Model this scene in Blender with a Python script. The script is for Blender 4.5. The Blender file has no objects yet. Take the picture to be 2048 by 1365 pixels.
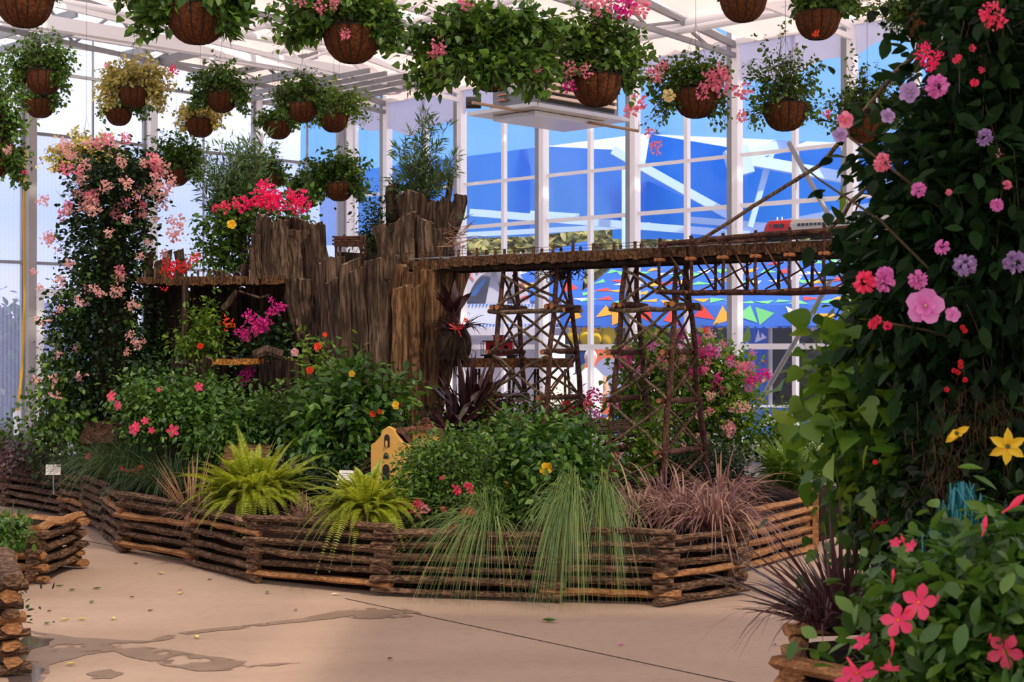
EXPO = 0.18; SKY = 1.3; SUN = 4.6; SUNDIR = (.55, -.75, 1.0)
import bpy, math, random
import numpy as np
from mathutils import Vector, Matrix

# ---------------------------------------------------------------- camera, sky, sun, exposure
scn = bpy.context.scene
COL = scn.collection
F = 3080.0; HZ = 700.0; CAMZ = 1.6
cam_d = bpy.data.cameras.new('camera'); cam = bpy.data.objects.new('camera', cam_d); COL.objects.link(cam)
cam.location = (0, 0, CAMZ); cam.rotation_euler = (math.radians(90) + math.atan((HZ - 682.5) / F), 0, 0)
cam_d.sensor_width = 36.0; cam_d.lens = 36.0 * F / 2048; cam_d.clip_end = 300
cam_d.dof.use_dof = True; cam_d.dof.focus_distance = 11.5; cam_d.dof.aperture_fstop = 7.0
scn.camera = cam
scn.view_settings.view_transform = 'Standard'; scn.view_settings.look = 'None'
scn.view_settings.gamma = 1; scn.view_settings.use_curve_mapping = False
scn.view_settings.exposure = EXPO

w = bpy.data.worlds.new('sky'); scn.world = w; w.use_nodes = True
nt = w.node_tree; nt.nodes.clear()
tc = nt.nodes.new('ShaderNodeTexCoord'); sp = nt.nodes.new('ShaderNodeSeparateXYZ')
rp = nt.nodes.new('ShaderNodeValToRGB'); bg = nt.nodes.new('ShaderNodeBackground'); wo = nt.nodes.new('ShaderNodeOutputWorld')
nt.links.new(tc.outputs['Generated'], sp.inputs[0]); nt.links.new(sp.outputs['Z'], rp.inputs[0])
nt.links.new(rp.outputs[0], bg.inputs[0]); nt.links.new(bg.outputs[0], wo.inputs[0])
cr = rp.color_ramp
cr.elements[0].position = 0.0; cr.elements[0].color = (.82, .80, .92, 1)
cr.elements[1].position = 1.0; cr.elements[1].color = (.80, .78, .80, 1)
for p, c in ((.045, (.70, .74, .98, 1)), (.085, (.50, .62, 1.0, 1)), (.14, (.74, .79, 1.0, 1)), (.24, (.92, .90, 1.0, 1))):
    e = cr.elements.new(p); e.color = c
bg.inputs[1].default_value = SKY

sd = bpy.data.lights.new('sun', 'SUN'); sun = bpy.data.objects.new('sun', sd); COL.objects.link(sun)
sd.energy = SUN; sd.angle = math.radians(2.5); sd.color = (1.0, .87, .70)
_sv = Vector(SUNDIR).normalized()          # towards the sun
sun.rotation_euler = _sv.to_track_quat('Z', 'Y').to_euler(); sun.location = (4, -4, 14)

# ---------------------------------------------------------------- helpers
def P(u, v, D): return np.array(((u - 1024) / F * D, D, CAMZ + (HZ - v) / F * D))
def G(u, v, z=0.0):
    D = (CAMZ - z) * F / (v - HZ); return np.array(((u - 1024) / F * D, D, z))
def lin(c):
    c = c / 255.0
    return c / 12.92 if c <= .04045 else ((c + .055) / 1.055) ** 2.4
def C(r, g, b, a=1): return (lin(r), lin(g), lin(b), a)
def nrm(a):
    a = np.asarray(a, float); return a / np.maximum(np.linalg.norm(a, axis=-1, keepdims=True), 1e-9)
WL = {}
def prop(o, label=None, cat=None, group=None, kind=None):
    if label: o['label'] = label
    if cat: o['category'] = cat
    if group: o['group'] = group
    if kind: o['kind'] = kind
    return o
def thing(name, label, cat, loc, group=None, kind=None):
    o = bpy.data.objects.new(name, None); COL.objects.link(o); o.location = tuple(float(x) for x in loc)
    o.empty_display_size = .1; WL[o] = np.array(loc, float)
    return prop(o, label, cat, group, kind)

class B:
    """collects geometry, then links it as one mesh object"""
    def __init__(s): s.V = []; s.Fc = []; s.n = 0
    def add(s, V, faces, mi=0):
        V = np.asarray(V, float).reshape(-1, 3)
        s.V.append(V)
        for f in faces:
            f = np.asarray(f, np.int64)
            if f.ndim == 1: f = f[None]
            s.Fc.append((f + s.n, mi))
        s.n += len(V)
    def box(s, c, size, R=None, mi=0):
        q = np.array([(x, y, z) for x in (-.5, .5) for y in (-.5, .5) for z in (-.5, .5)]) * np.array(size)
        if R is not None: q = q @ np.array(R).T
        s.add(q + np.array(c), [[(0, 1, 3, 2), (4, 6, 7, 5), (0, 4, 5, 1), (2, 3, 7, 6), (0, 2, 6, 4), (1, 5, 7, 3)]], mi)
    def bar(s, p0, p1, wd, ht, mi=0):
        """box from p0 to p1, wd across (horizontal), ht in the other direction"""
        p0 = np.array(p0, float); p1 = np.array(p1, float); d = p1 - p0; L = np.linalg.norm(d); d = d / L
        up = np.array((0, 0, 1.)) if abs(d[2]) < .95 else np.array((0, 1., 0))
        y = nrm(np.cross(up, d)); z = np.cross(d, y)
        s.box((p0 + p1) / 2, (L, wd, ht), np.stack([d, y, z], 1), mi)
    def quad(s, a, b, c, d, mi=0): s.add([a, b, c, d], [[(0, 1, 2, 3)]], mi)
    def poly(s, pts, mi=0): s.add(pts, [[tuple(range(len(pts)))]], mi)
    def tube(s, pts, r, n=8, cap=True, mi=0, capmi=None, rough=0, rng=None, flat=1.0):
        pts = np.array(pts, float); K = len(pts)
        r = np.broadcast_to(np.asarray(r, float), (K,))
        T = nrm(np.gradient(pts, axis=0)); mt = nrm(pts[-1] - pts[0])
        up = np.array((0, 0, 1.)) if abs(mt[2]) < .9 else np.array((0, 1., 0))
        Y = nrm(np.cross(up, T)); Z = np.cross(T, Y)
        a = np.arange(n) * 2 * math.pi / n
        rr = r[:, None] * np.ones((K, n))
        if rough and rng is not None:
            rr = rr * (1 + rough * rng.normal(size=(1, n)) + rough * .5 * rng.normal(size=(K, n)))
        V = pts[:, None] + rr[..., None] * (np.cos(a)[None, :, None] * Y[:, None] * flat + np.sin(a)[None, :, None] * Z[:, None])
        i = np.arange(K - 1)[:, None] * n; j = np.arange(n)[None]; k = (j + 1) % n
        f = np.stack([i + j, i + k, i + n + k, i + n + j], -1).reshape(-1, 4)
        b = s.n; s.add(V.reshape(-1, 3), [f], mi)
        if cap:
            cm = mi if capmi is None else capmi
            s.Fc.append((np.array([list(range(b + n - 1, b - 1, -1))]), cm))
            s.Fc.append((np.array([list(range(b + (K - 1) * n, b + K * n))]), cm))
    def lines(s, L, r0, r1, n=3, mi=0):
        """many polylines (N,K,3) as thin tubes"""
        N, K, _ = L.shape
        T = nrm(np.gradient(L, axis=1)); ref = np.array((.31, .17, .93))
        Y = nrm(np.cross(ref, T)); Z = np.cross(T, Y)
        r = (r0 + (r1 - r0) * np.linspace(0, 1, K))[None, :, None, None]
        a = np.arange(n) * 2 * math.pi / n
        V = L[:, :, None] + r * (np.cos(a)[None, None, :, None] * Y[:, :, None] + np.sin(a)[None, None, :, None] * Z[:, :, None])
        o = (np.arange(N) * K * n)[:, None, None]; i = (np.arange(K - 1) * n)[None, :, None]; j = np.arange(n)[None, None]; k = (j + 1) % n
        f = np.stack([o + i + j, o + i + k, o + i + n + k, o + i + n + j], -1).reshape(-1, 4)
        s.add(V.reshape(-1, 3), [f], mi)
    def inst(s, tm, pos, d, nn, sc, mi=0, ysc=None):
        """instances of template tm=(verts, [faces arrays]) along direction d, normal nn, scale sc"""
        tv, tf = tm; N = len(pos)
        x = nrm(d); y = nrm(np.cross(nn, x)); z = np.cross(x, y)
        sc = np.broadcast_to(np.asarray(sc, float), (N,))
        q = tv[None] * sc[:, None, None]
        if ysc is not None: q = q * np.array((1, ysc, 1))[None, None]
        V = pos[:, None] + q[..., 0:1] * x[:, None] + q[..., 1:2] * y[:, None] + q[..., 2:3] * z[:, None]
        off = (np.arange(N) * len(tv))[:, None, None]
        s.add(V.reshape(-1, 3), [(np.asarray(f)[None] + off).reshape(-1, np.asarray(f).shape[1]) for f in tf], mi)
    def blades(s, base, d, L, wd, droop, K=6, twist=0.0, rng=None, mi=0, taper=1.0):
        """curved grass ribbons; base,d (N,3); L,wd,droop (N,)"""
        N = len(base); t = np.linspace(0, 1, K)
        pts = base[:, None] + d[:, None] * (L[:, None] * t[None])[..., None]
        pts[..., 2] -= (droop * L)[:, None] * t[None] ** 2.2
        T = nrm(np.gradient(pts, axis=1))
        hv = nrm(np.cross(d, np.array((0, 0, 1.)) + .001))
        if rng is not None: hv = nrm(hv + twist * rng.normal(size=(N, 3)))
        side = nrm(hv[:, None] - T * np.sum(hv[:, None] * T, -1, keepdims=True))
        prof = np.minimum(1, .55 + 2.2 * t) * (1 - t ** 2.5 * .97) ** taper
        h = side * (wd[:, None] * .5 * prof[None])[..., None]
        V = np.stack([pts - h, pts + h], 2)
        off = (np.arange(N) * K * 2)[:, None]; i = (np.arange(K - 1) * 2)[None]
        f = np.stack([off + i, off + i + 1, off + i + 3, off + i + 2], -1).reshape(-1, 4)
        s.add(V.reshape(-1, 3), [f], mi)
    def obj(s, name, mats, parent=None, smooth=False, base=None):
        V = np.concatenate(s.V) if s.V else np.zeros((0, 3))
        if parent is not None: org = WL[parent]
        elif base is not None: org = np.array(base, float)
        else: org = np.array((V[:, 0].mean(), V[:, 1].mean(), V[:, 2].min()))
        me = bpy.data.meshes.new(name)
        V = V - org
        me.vertices.add(len(V)); me.vertices.foreach_set('co', V.astype(np.float32).ravel())
        tot = np.concatenate([np.full(len(f), f.shape[1]) for f, _ in s.Fc]); lp = np.concatenate([f.ravel() for f, _ in s.Fc])
        mi = np.concatenate([np.full(len(f), m) for f, m in s.Fc])
        me.loops.add(len(lp)); me.loops.foreach_set('vertex_index', lp.astype(np.int32))
        me.polygons.add(len(tot)); me.polygons.foreach_set('loop_start', (np.cumsum(tot) - tot).astype(np.int32))
        me.polygons.foreach_set('loop_total', tot.astype(np.int32)); me.polygons.foreach_set('material_index', mi.astype(np.int32))
        me.polygons.foreach_set('use_smooth', np.full(len(tot), smooth))
        for m in (mats if isinstance(mats, (list, tuple)) else [mats]): me.materials.append(m)
        me.update(calc_edges=True); me.validate()
        o = bpy.data.objects.new(name, me); COL.objects.link(o)
        if parent is not None: o.parent = parent
        else: o.location = tuple(float(x) for x in org)
        WL[o] = org
        return o

# ---------------------------------------------------------------- materials
def nodes(name):
    m = bpy.data.materials.new(name); m.use_nodes = True; t = m.node_tree
    p = t.nodes['Principled BSDF']; o = t.nodes['Material Output']; return m, t, p, o
def ramp(t, cols, fac):
    r = t.nodes.new('ShaderNodeValToRGB'); e = r.color_ramp.elements; n = len(cols)
    e[0].color = cols[0]; e[0].position = 0; e[1].color = cols[-1]; e[1].position = 1
    for i, c in enumerate(cols[1:-1]): x = e.new((i + 1) / (n - 1)); x.color = c
    if fac is not None: t.links.new(fac, r.inputs[0])
    return r
def flat(name, col, rough=.5, metal=0, spec=.5, noise=0, nscale=20, bump=0, stretch=(1, 1, 1), col2=None, transl=0):
    m, t, p, o = nodes(name)
    p.inputs['Roughness'].default_value = rough; p.inputs['Metallic'].default_value = metal
    p.inputs['Specular IOR Level'].default_value = spec
    p.inputs['Base Color'].default_value = col
    if noise or bump or col2:
        tx = t.nodes.new('ShaderNodeTexCoord'); mp = t.nodes.new('ShaderNodeMapping'); nz = t.nodes.new('ShaderNodeTexNoise')
        mp.inputs['Scale'].default_value = stretch; nz.inputs['Scale'].default_value = nscale; nz.inputs['Detail'].default_value = 6
        t.links.new(tx.outputs['Object'], mp.inputs[0]); t.links.new(mp.outputs[0], nz.inputs[0])
        c2 = col2 or tuple(x * (1 - noise) for x in col[:3]) + (1,)
        mr = t.nodes.new('ShaderNodeMapRange'); mr.inputs[1].default_value = .32; mr.inputs[2].default_value = .68
        t.links.new(nz.outputs[0], mr.inputs[0])
        r = ramp(t, [c2, col], mr.outputs[0]); t.links.new(r.outputs[0], p.inputs['Base Color'])
        if bump:
            b = t.nodes.new('ShaderNodeBump'); b.inputs['Strength'].default_value = bump; b.inputs['Distance'].default_value = .02
            t.links.new(nz.outputs[0], b.inputs['Height']); t.links.new(b.outputs[0], p.inputs['Normal'])
    if transl:
        tr = t.nodes.new('ShaderNodeBsdfTranslucent'); mx = t.nodes.new('ShaderNodeMixShader'); mx.inputs[0].default_value = transl
        tr.inputs[0].default_value = col
        t.links.new(p.outputs[0], mx.inputs[1]); t.links.new(tr.outputs[0], mx.inputs[2]); t.links.new(mx.outputs[0], o.inputs[0])
    return m
def leafmat(name, cols, rough=.45, transl=.3, spec=.4):
    """each leaf takes its own tint from the ramp; thin and partly translucent"""
    m, t, p, o = nodes(name)
    g = t.nodes.new('ShaderNodeNewGeometry'); r = ramp(t, cols, g.outputs['Random Per Island'])
    p.inputs['Roughness'].default_value = rough; p.inputs['Specular IOR Level'].default_value = spec
    t.links.new(r.outputs[0], p.inputs['Base Color'])
    tr = t.nodes.new('ShaderNodeBsdfTranslucent'); mx = t.nodes.new('ShaderNodeMixShader'); mx.inputs[0].default_value = transl
    hs = t.nodes.new('ShaderNodeHueSaturation'); hs.inputs['Value'].default_value = 1.5; hs.inputs['Hue'].default_value = .485
    t.links.new(r.outputs[0], hs.inputs['Color']); t.links.new(hs.outputs[0], tr.inputs[0])
    t.links.new(p.outputs[0], mx.inputs[1]); t.links.new(tr.outputs[0], mx.inputs[2]); t.links.new(mx.outputs[0], o.inputs[0])
    return m
def wood(name, cols, scale=9, stretch=(1, 1, .12), bump=.6, rough=.85, cracks=True):
    """bark or weathered wood: grain runs along the object's Z (or as stretched)"""
    m, t, p, o = nodes(name)
    tx = t.nodes.new('ShaderNodeTexCoord'); mp = t.nodes.new('ShaderNodeMapping'); mp.inputs['Scale'].default_value = stretch
    t.links.new(tx.outputs['Object'], mp.inputs[0])
    oi = t.nodes.new('ShaderNodeObjectInfo'); ad = t.nodes.new('ShaderNodeVectorMath'); ad.operation = 'ADD'
    sc = t.nodes.new('ShaderNodeMath'); sc.operation = 'MULTIPLY'; sc.inputs[1].default_value = 17
    t.links.new(oi.outputs['Random'], sc.inputs[0]); t.links.new(mp.outputs[0], ad.inputs[0]); t.links.new(sc.outputs[0], ad.inputs[1])
    n1 = t.nodes.new('ShaderNodeTexNoise'); n1.inputs['Scale'].default_value = scale; n1.inputs['Detail'].default_value = 8; n1.inputs['Roughness'].default_value = .65
    n2 = t.nodes.new('ShaderNodeTexNoise'); n2.inputs['Scale'].default_value = scale * 5; n2.inputs['Detail'].default_value = 4
    t.links.new(ad.outputs[0], n1.inputs[0]); t.links.new(ad.outputs[0], n2.inputs[0])
    mr = t.nodes.new('ShaderNodeMapRange'); mr.inputs[1].default_value = .3; mr.inputs[2].default_value = .7
    t.links.new(n1.outputs[0], mr.inputs[0])
    r = ramp(t, cols, mr.outputs[0])
    mr2 = t.nodes.new('ShaderNodeMapRange'); mr2.inputs[1].default_value = .40; mr2.inputs[2].default_value = .56; mr2.inputs[3].default_value = .14
    t.links.new(n2.outputs[0], mr2.inputs[0])
    mu = t.nodes.new('ShaderNodeMix'); mu.data_type = 'RGBA'; mu.blend_type = 'MULTIPLY'; mu.inputs[0].default_value = .8 if cracks else .3
    t.links.new(r.outputs[0], mu.inputs[6]); t.links.new(mr2.outputs[0], mu.inputs[7])
    t.links.new(mu.outputs[2], p.inputs['Base Color'])
    b = t.nodes.new('ShaderNodeBump'); b.inputs['Strength'].default_value = bump; b.inputs['Distance'].default_value = .02
    t.links.new(mr2.outputs[0], b.inputs['Height']); t.links.new(b.outputs[0], p.inputs['Normal'])
    p.inputs['Roughness'].default_value = rough; p.inputs['Specular IOR Level'].default_value = .2
    return m

MT = {}
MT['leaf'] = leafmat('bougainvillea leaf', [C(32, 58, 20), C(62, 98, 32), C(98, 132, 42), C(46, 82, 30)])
MT['leaf_dark'] = leafmat('deep shaded green leaf', [C(11, 27, 12), C(24, 48, 20), C(40, 70, 25), C(16, 38, 17)])  # deep green, darkened further for the shade on the left column
MT['leaf_fg'] = leafmat('large shaded leaf', [C(12, 28, 14), C(22, 46, 20), C(34, 62, 24), C(18, 40, 20)], transl=.25, spec=.12, rough=.6)  # shade on the right pillar darkened into the leaf colour
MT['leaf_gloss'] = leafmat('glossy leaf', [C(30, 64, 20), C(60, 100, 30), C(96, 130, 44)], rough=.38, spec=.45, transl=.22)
MT['leaf_lime'] = leafmat('fresh green leaf', [C(52, 90, 22), C(84, 124, 32), C(124, 150, 44), C(60, 104, 34)], transl=.35)  # fresh green; also the painted sunlight on the back right bougainvillea
MT['leaf_var'] = leafmat('variegated leaf', [C(196, 180, 96), C(160, 152, 70), C(214, 200, 130), C(108, 120, 52)], transl=.35)
MT['fern'] = leafmat('fern green', [C(120, 142, 30), C(156, 168, 42), C(184, 188, 66)], transl=.35)
MT['willow'] = leafmat('narrow blue green leaf', [C(52, 86, 54), C(78, 110, 62), C(104, 132, 76)], transl=.25)
MT['grass'] = leafmat('fountain grass', [C(62, 100, 56), C(100, 130, 66), C(146, 150, 86)], transl=.25)
MT['grass_dark'] = leafmat('soft dark grass', [C(40, 66, 38), C(58, 86, 44), C(84, 98, 52)], transl=.25)
MT['purple'] = leafmat('purple fountain grass', [C(96, 62, 64), C(138, 96, 92), C(164, 130, 106), C(86, 56, 66)], transl=.2)
MT['dracaena'] = leafmat('burgundy blade', [C(58, 30, 38), C(88, 50, 56), C(70, 62, 58), C(104, 68, 66)], transl=.12, rough=.35)
MT['cordyline'] = leafmat('dark cordyline leaf', [C(40, 20, 24), C(62, 30, 34), C(90, 66, 60)], transl=.12, rough=.35)
MT['tan_blade'] = leafmat('dry tan blade', [C(150, 110, 84), C(176, 140, 106), C(128, 86, 70)], transl=.15)
MT['stem'] = flat('woody stem', C(78, 62, 40), .8)
MT['stem_green'] = flat('green stem', C(70, 84, 36), .7)
MT['pink'] = leafmat('pink bract', [C(212, 116, 140), C(226, 144, 160), C(200, 92, 122)], transl=.4)
MT['pale'] = leafmat('pale salmon bract', [C(214, 164, 160), C(226, 184, 172), C(204, 140, 148)], transl=.4)
MT['magenta'] = leafmat('magenta bract', [C(196, 30, 130), C(222, 50, 150), C(170, 20, 110)], transl=.4)
MT['hot'] = leafmat('hot pink bract', [C(226, 20, 96), C(240, 50, 120), C(200, 14, 80)], transl=.4)
MT['red'] = leafmat('red petal', [C(206, 26, 40), C(226, 50, 50)], transl=.35)
MT['rose'] = leafmat('rose red petal', [C(220, 40, 84), C(232, 80, 112)], transl=.35)
MT['orange'] = leafmat('orange petal', [C(222, 60, 20), C(236, 90, 30)], transl=.35)
MT['lilac'] = leafmat('lilac pink petal', [C(206, 110, 176), C(222, 140, 196)], transl=.35)
MT['blush'] = leafmat('dusky lilac petal', [C(150, 120, 168), C(178, 146, 190)], transl=.35)
MT['yellow'] = leafmat('yellow petal', [C(226, 180, 20), C(238, 204, 50)], transl=.35)
MT['cream'] = leafmat('cream petal', [C(226, 216, 160), C(236, 226, 180)], transl=.35)
MT['coir'] = flat('coconut fibre', C(100, 60, 34), .95, noise=.65, nscale=60, bump=.8, spec=.1)
MT['wire'] = flat('dark wire', C(40, 34, 30), .5, metal=.6)
MT['white'] = flat('white painted aluminium', C(248, 250, 254), .45)
MT['grey'] = flat('grey steel', C(150, 152, 156), .45, metal=.3, noise=.15, nscale=4)
MT['bark'] = wood('weathered bark', [C(42, 31, 25), C(88, 69, 54), C(130, 107, 88)])
MT['bark_sunlit'] = wood('sunlit weathered bark', [C(54, 34, 20), C(112, 80, 52), C(152, 116, 78)])  # light on the stump's right side put into the bark colour
MT['bark_dark'] = wood('dark bark', [C(22, 16, 12), C(52, 38, 28), C(80, 62, 46)])  # darkest of the three bark tones
MT['cut'] = wood('pale cut wood', [C(96, 80, 62), C(126, 106, 84), C(150, 128, 104)], cracks=False, bump=.2)
MT['rail'] = wood('split cedar rail', [C(66, 47, 36), C(112, 84, 64), C(150, 116, 88)], scale=6, stretch=(1, 1, 3))
MT['rail_orange'] = wood('fresh and sunlit split cedar', [C(118, 76, 46), C(160, 112, 72), C(182, 134, 92)], scale=6, stretch=(1, 1, 3), cracks=False)  # orange cedar; also carries painted sunlight at the bed's right end
MT['twig'] = wood('reddish twig', [C(48, 30, 27), C(82, 52, 43), C(112, 80, 63)], scale=14, stretch=(1, 1, 1), bump=.3)
MT['twig_grey'] = wood('grey brown twig', [C(74, 58, 46), C(112, 92, 72), C(142, 120, 96)], scale=14, stretch=(1, 1, 1), bump=.3)
MT['twig_end'] = flat('sawn twig end', C(166, 104, 58), .8, noise=.3, nscale=90)
MT['deckwood'] = wood('sliced log edge', [C(60, 40, 26), C(110, 78, 52), C(142, 104, 70)], scale=16, stretch=(1, 1, .5))
MT['soil'] = flat('mulch', C(44, 28, 20), .95, noise=.7, nscale=40, bump=1, spec=.1)
MT['cloth'] = flat('shade cloth', C(244, 226, 222), .9, transl=.45, spec=.05, noise=.06, nscale=3)
def mesh_cloth():
    m, t, p, o = nodes('open weave shade cloth'); p.inputs['Base Color'].default_value = C(226, 220, 216); p.inputs['Roughness'].default_value = 1
    tr = t.nodes.new('ShaderNodeBsdfTranslucent'); tr.inputs[0].default_value = C(226, 216, 206); tp = t.nodes.new('ShaderNodeBsdfTransparent')
    m1 = t.nodes.new('ShaderNodeMixShader'); m1.inputs[0].default_value = .4; m2 = t.nodes.new('ShaderNodeMixShader'); m2.inputs[0].default_value = .42
    t.links.new(p.outputs[0], m1.inputs[1]); t.links.new(tr.outputs[0], m1.inputs[2]); t.links.new(m1.outputs[0], m2.inputs[1]); t.links.new(tp.outputs[0], m2.inputs[2]); t.links.new(m2.outputs[0], o.inputs[0])
    return m
MT['mesh_cloth'] = mesh_cloth()
MT['plastic'] = flat('plastic sheet', C(206, 208, 232), .35, transl=.5, noise=.12, nscale=6)
# ---------------------------------------------------------------- the greenhouse shell
dR = np.array((-.7188, .6953, 0)); nR = np.array((-.6953, -.7188, 0))     # right wall runs away to the left; nR faces the room
WR0 = np.array((4.009, 18.0, 0))
CORN = WR0 + dR * 9.09                                                    # the far corner
dL = np.array((-.6953, -.7188, 0)); nL = np.array((.7188, -.6953, 0))     # left wall comes towards the camera, to the left
EAVE = 5.42

def concrete():
    m, t, p, o = nodes('tan concrete')
    g = t.nodes.new('ShaderNodeNewGeometry')
    n1 = t.nodes.new('ShaderNodeTexNoise'); n1.inputs['Scale'].default_value = .9; n1.inputs['Detail'].default_value = 5
    n2 = t.nodes.new('ShaderNodeTexNoise'); n2.inputs['Scale'].default_value = 14; n2.inputs['Detail'].default_value = 8
    mp = t.nodes.new('ShaderNodeMapping'); mp.inputs['Scale'].default_value = (.6, 1.4, 1); mp.inputs['Rotation'].default_value = (0, 0, .35)
    t.links.new(g.outputs['Position'], mp.inputs[0]); t.links.new(mp.outputs[0], n1.inputs[0]); t.links.new(g.outputs['Position'], n2.inputs[0])
    r1 = ramp(t, [C(144, 119, 103), C(168, 142, 124), C(187, 162, 144)], n1.outputs[0])
    r2 = ramp(t, [(.72, .7, .68, 1), (1, 1, 1, 1), (1.0, 1, 1, 1)], n2.outputs[0])
    mu = t.nodes.new('ShaderNodeMix'); mu.data_type = 'RGBA'; mu.blend_type = 'MULTIPLY'; mu.inputs[0].default_value = .7
    t.links.new(r1.outputs[0], mu.inputs[6]); t.links.new(r2.outputs[0], mu.inputs[7]); t.links.new(mu.outputs[2], p.inputs['Base Color'])
    b = t.nodes.new('ShaderNodeBump'); b.inputs['Strength'].default_value = .25; b.inputs['Distance'].default_value = .01
    t.links.new(n2.outputs[0], b.inputs['Height']); t.links.new(b.outputs[0], p.inputs['Normal'])
    p.inputs['Roughness'].default_value = .75; p.inputs['Specular IOR Level'].default_value = .3
    return m
MT['concrete'] = concrete()

b = B()
fl = [WR0 - dR * 9, CORN, CORN + dL * 20, np.array((-11, -3, 0)), np.array((9, -3, 0))]
b.poly([(q[0], q[1], 0) for q in fl]); b.poly([(q[0], q[1], -.12) for q in fl][::-1])
prop(b.obj('floor', MT['concrete']), kind='structure')
b = B(); b.box((0, 40, -.2), (160, 130, .1))
prop(b.obj('ground', flat('pale outdoor paving', C(206, 186, 172), .9, noise=.1, nscale=.4)), kind='structure')
# joints in the slab
jm = flat('dark joint', C(58, 42, 32), .9)
b = B()
for a, c in (((690, 1197), (2060, 1492)), ((20, 1052), (255, 1098)), ((1480, 1168), (1760, 1188))):
    a = G(*a, .002); c = G(*c, .002); n = 14; prev = None
    for i in range(n + 1):
        q = a + (c - a) * i / n; s = nrm(np.cross(c - a, (0, 0, 1))) * .006
        cur = (q - s, q + s)
        if prev is not None: b.quad(prev[0], prev[1], cur[1], cur[0])
        prev = cur
prop(b.obj('trim_1', jm), kind='structure')

# wet patches on the slab
wet = flat('wet concrete', C(142, 118, 102), .45, spec=.35, noise=.2, nscale=5)
_t = wet.node_tree; _p = _t.nodes['Principled BSDF']; _o = _t.nodes['Material Output']; _g = _t.nodes.new('ShaderNodeNewGeometry'); _n = _t.nodes.new('ShaderNodeTexNoise')
_n.inputs['Scale'].default_value = 5; _n.inputs['Detail'].default_value = 7; _r = _t.nodes.new('ShaderNodeMapRange'); _r.inputs[1].default_value = .40; _r.inputs[2].default_value = .47
_x = _t.nodes.new('ShaderNodeMixShader'); _tp = _t.nodes.new('ShaderNodeBsdfTransparent')
_t.links.new(_g.outputs['Position'], _n.inputs[0]); _t.links.new(_n.outputs[0], _r.inputs[0]); _t.links.new(_r.outputs[0], _x.inputs[0]); _t.links.new(_tp.outputs[0], _x.inputs[1]); _t.links.new(_p.outputs[0], _x.inputs[2]); _t.links.new(_x.outputs[0], _o.inputs[0])
pud = flat('standing water', C(96, 84, 82), .07, spec=.8)
def patch(name, pts, m, z, label):
    b = B(); rng = np.random.default_rng(len(pts)); q = []
    pts = [G(*p_, z) for p_ in pts]
    for i, p_ in enumerate(pts):
        c = pts[(i + 1) % len(pts)]
        for k in range(3):
            t_ = k / 3; jit = rng.normal(size=3) * .012; jit[2] = 0
            q.append(p_ + (c - p_) * t_ + jit)
    b.poly(q); o = b.obj(name, m); prop(o, label, 'puddle'); return o
patch('wet_streak', [(30, 1302), (60, 1262), (150, 1275), (300, 1281), (345, 1266), (420, 1258), (540, 1244), (650, 1228), (700, 1217), (790, 1214),
       (850, 1228), (790, 1236), (735, 1238), (690, 1234), (640, 1240), (560, 1248), (430, 1262), (330, 1280), (260, 1290), (420, 1310), (500, 1324), (605, 1327),
       (520, 1334), (430, 1342), (330, 1332), (230, 1302), (170, 1310), (100, 1330), (85, 1375), (20, 1375)], wet, .003,
      'long dark wet streak across the tan concrete path from left puddle')
patch('wet_spot', [(180, 1345), (215, 1338), (252, 1345), (225, 1356), (190, 1356)], wet, .003, 'small round damp spot on the concrete, front left')
patch('puddle', [(20, 1330), (32, 1290), (60, 1270), (105, 1278), (98, 1290), (60, 1298), (52, 1318), (90, 1336), (70, 1370), (20, 1372)], pud, .005,
      'shiny water puddle reflecting sky beside front left rail planter')

def glassmat(name, tint, haze, refl=.08, hc=(.9, .9, 1, 1)):
    m, t, p, o = nodes(name); t.nodes.remove(p)
    tr = t.nodes.new('ShaderNodeBsdfTransparent'); tr.inputs[0].default_value = tint
    gl = t.nodes.new('ShaderNodeBsdfGlossy'); gl.inputs['Roughness'].default_value = .06; gl.inputs[0].default_value = (1, 1, 1, 1)
    df = t.nodes.new('ShaderNodeBsdfTranslucent'); df.inputs[0].default_value = hc
    m1 = t.nodes.new('ShaderNodeMixShader'); m1.inputs[0].default_value = refl
    m2 = t.nodes.new('ShaderNodeMixShader'); m2.inputs[0].default_value = haze
    t.links.new(tr.outputs[0], m1.inputs[1]); t.links.new(gl.outputs[0], m1.inputs[2])
    t.links.new(m1.outputs[0], m2.inputs[1]); t.links.new(df.outputs[0], m2.inputs[2]); t.links.new(m2.outputs[0], o.inputs[0])
    return m, t, m2
MT['glass'] = glassmat('window glass', (.97, .98, 1, 1), .007, .013)[0]
pc, t_, m2_ = glassmat('ribbed polycarbonate', (.93, .94, 1, 1), .4, .02, (.6, .68, .96, 1))
g_ = t_.nodes.new('ShaderNodeTexCoord'); wv = t_.nodes.new('ShaderNodeTexWave'); wv.inputs['Scale'].default_value = 8; wv.inputs['Distortion'].default_value = .4
mr_ = t_.nodes.new('ShaderNodeMapRange'); mr_.inputs[3].default_value = .14; mr_.inputs[4].default_value = .24
t_.links.new(g_.outputs['Object'], wv.inputs[0]); t_.links.new(wv.outputs[1], mr_.inputs[0]); t_.links.new(mr_.outputs[0], m2_.inputs[0])
MT['poly'] = pc

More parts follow.
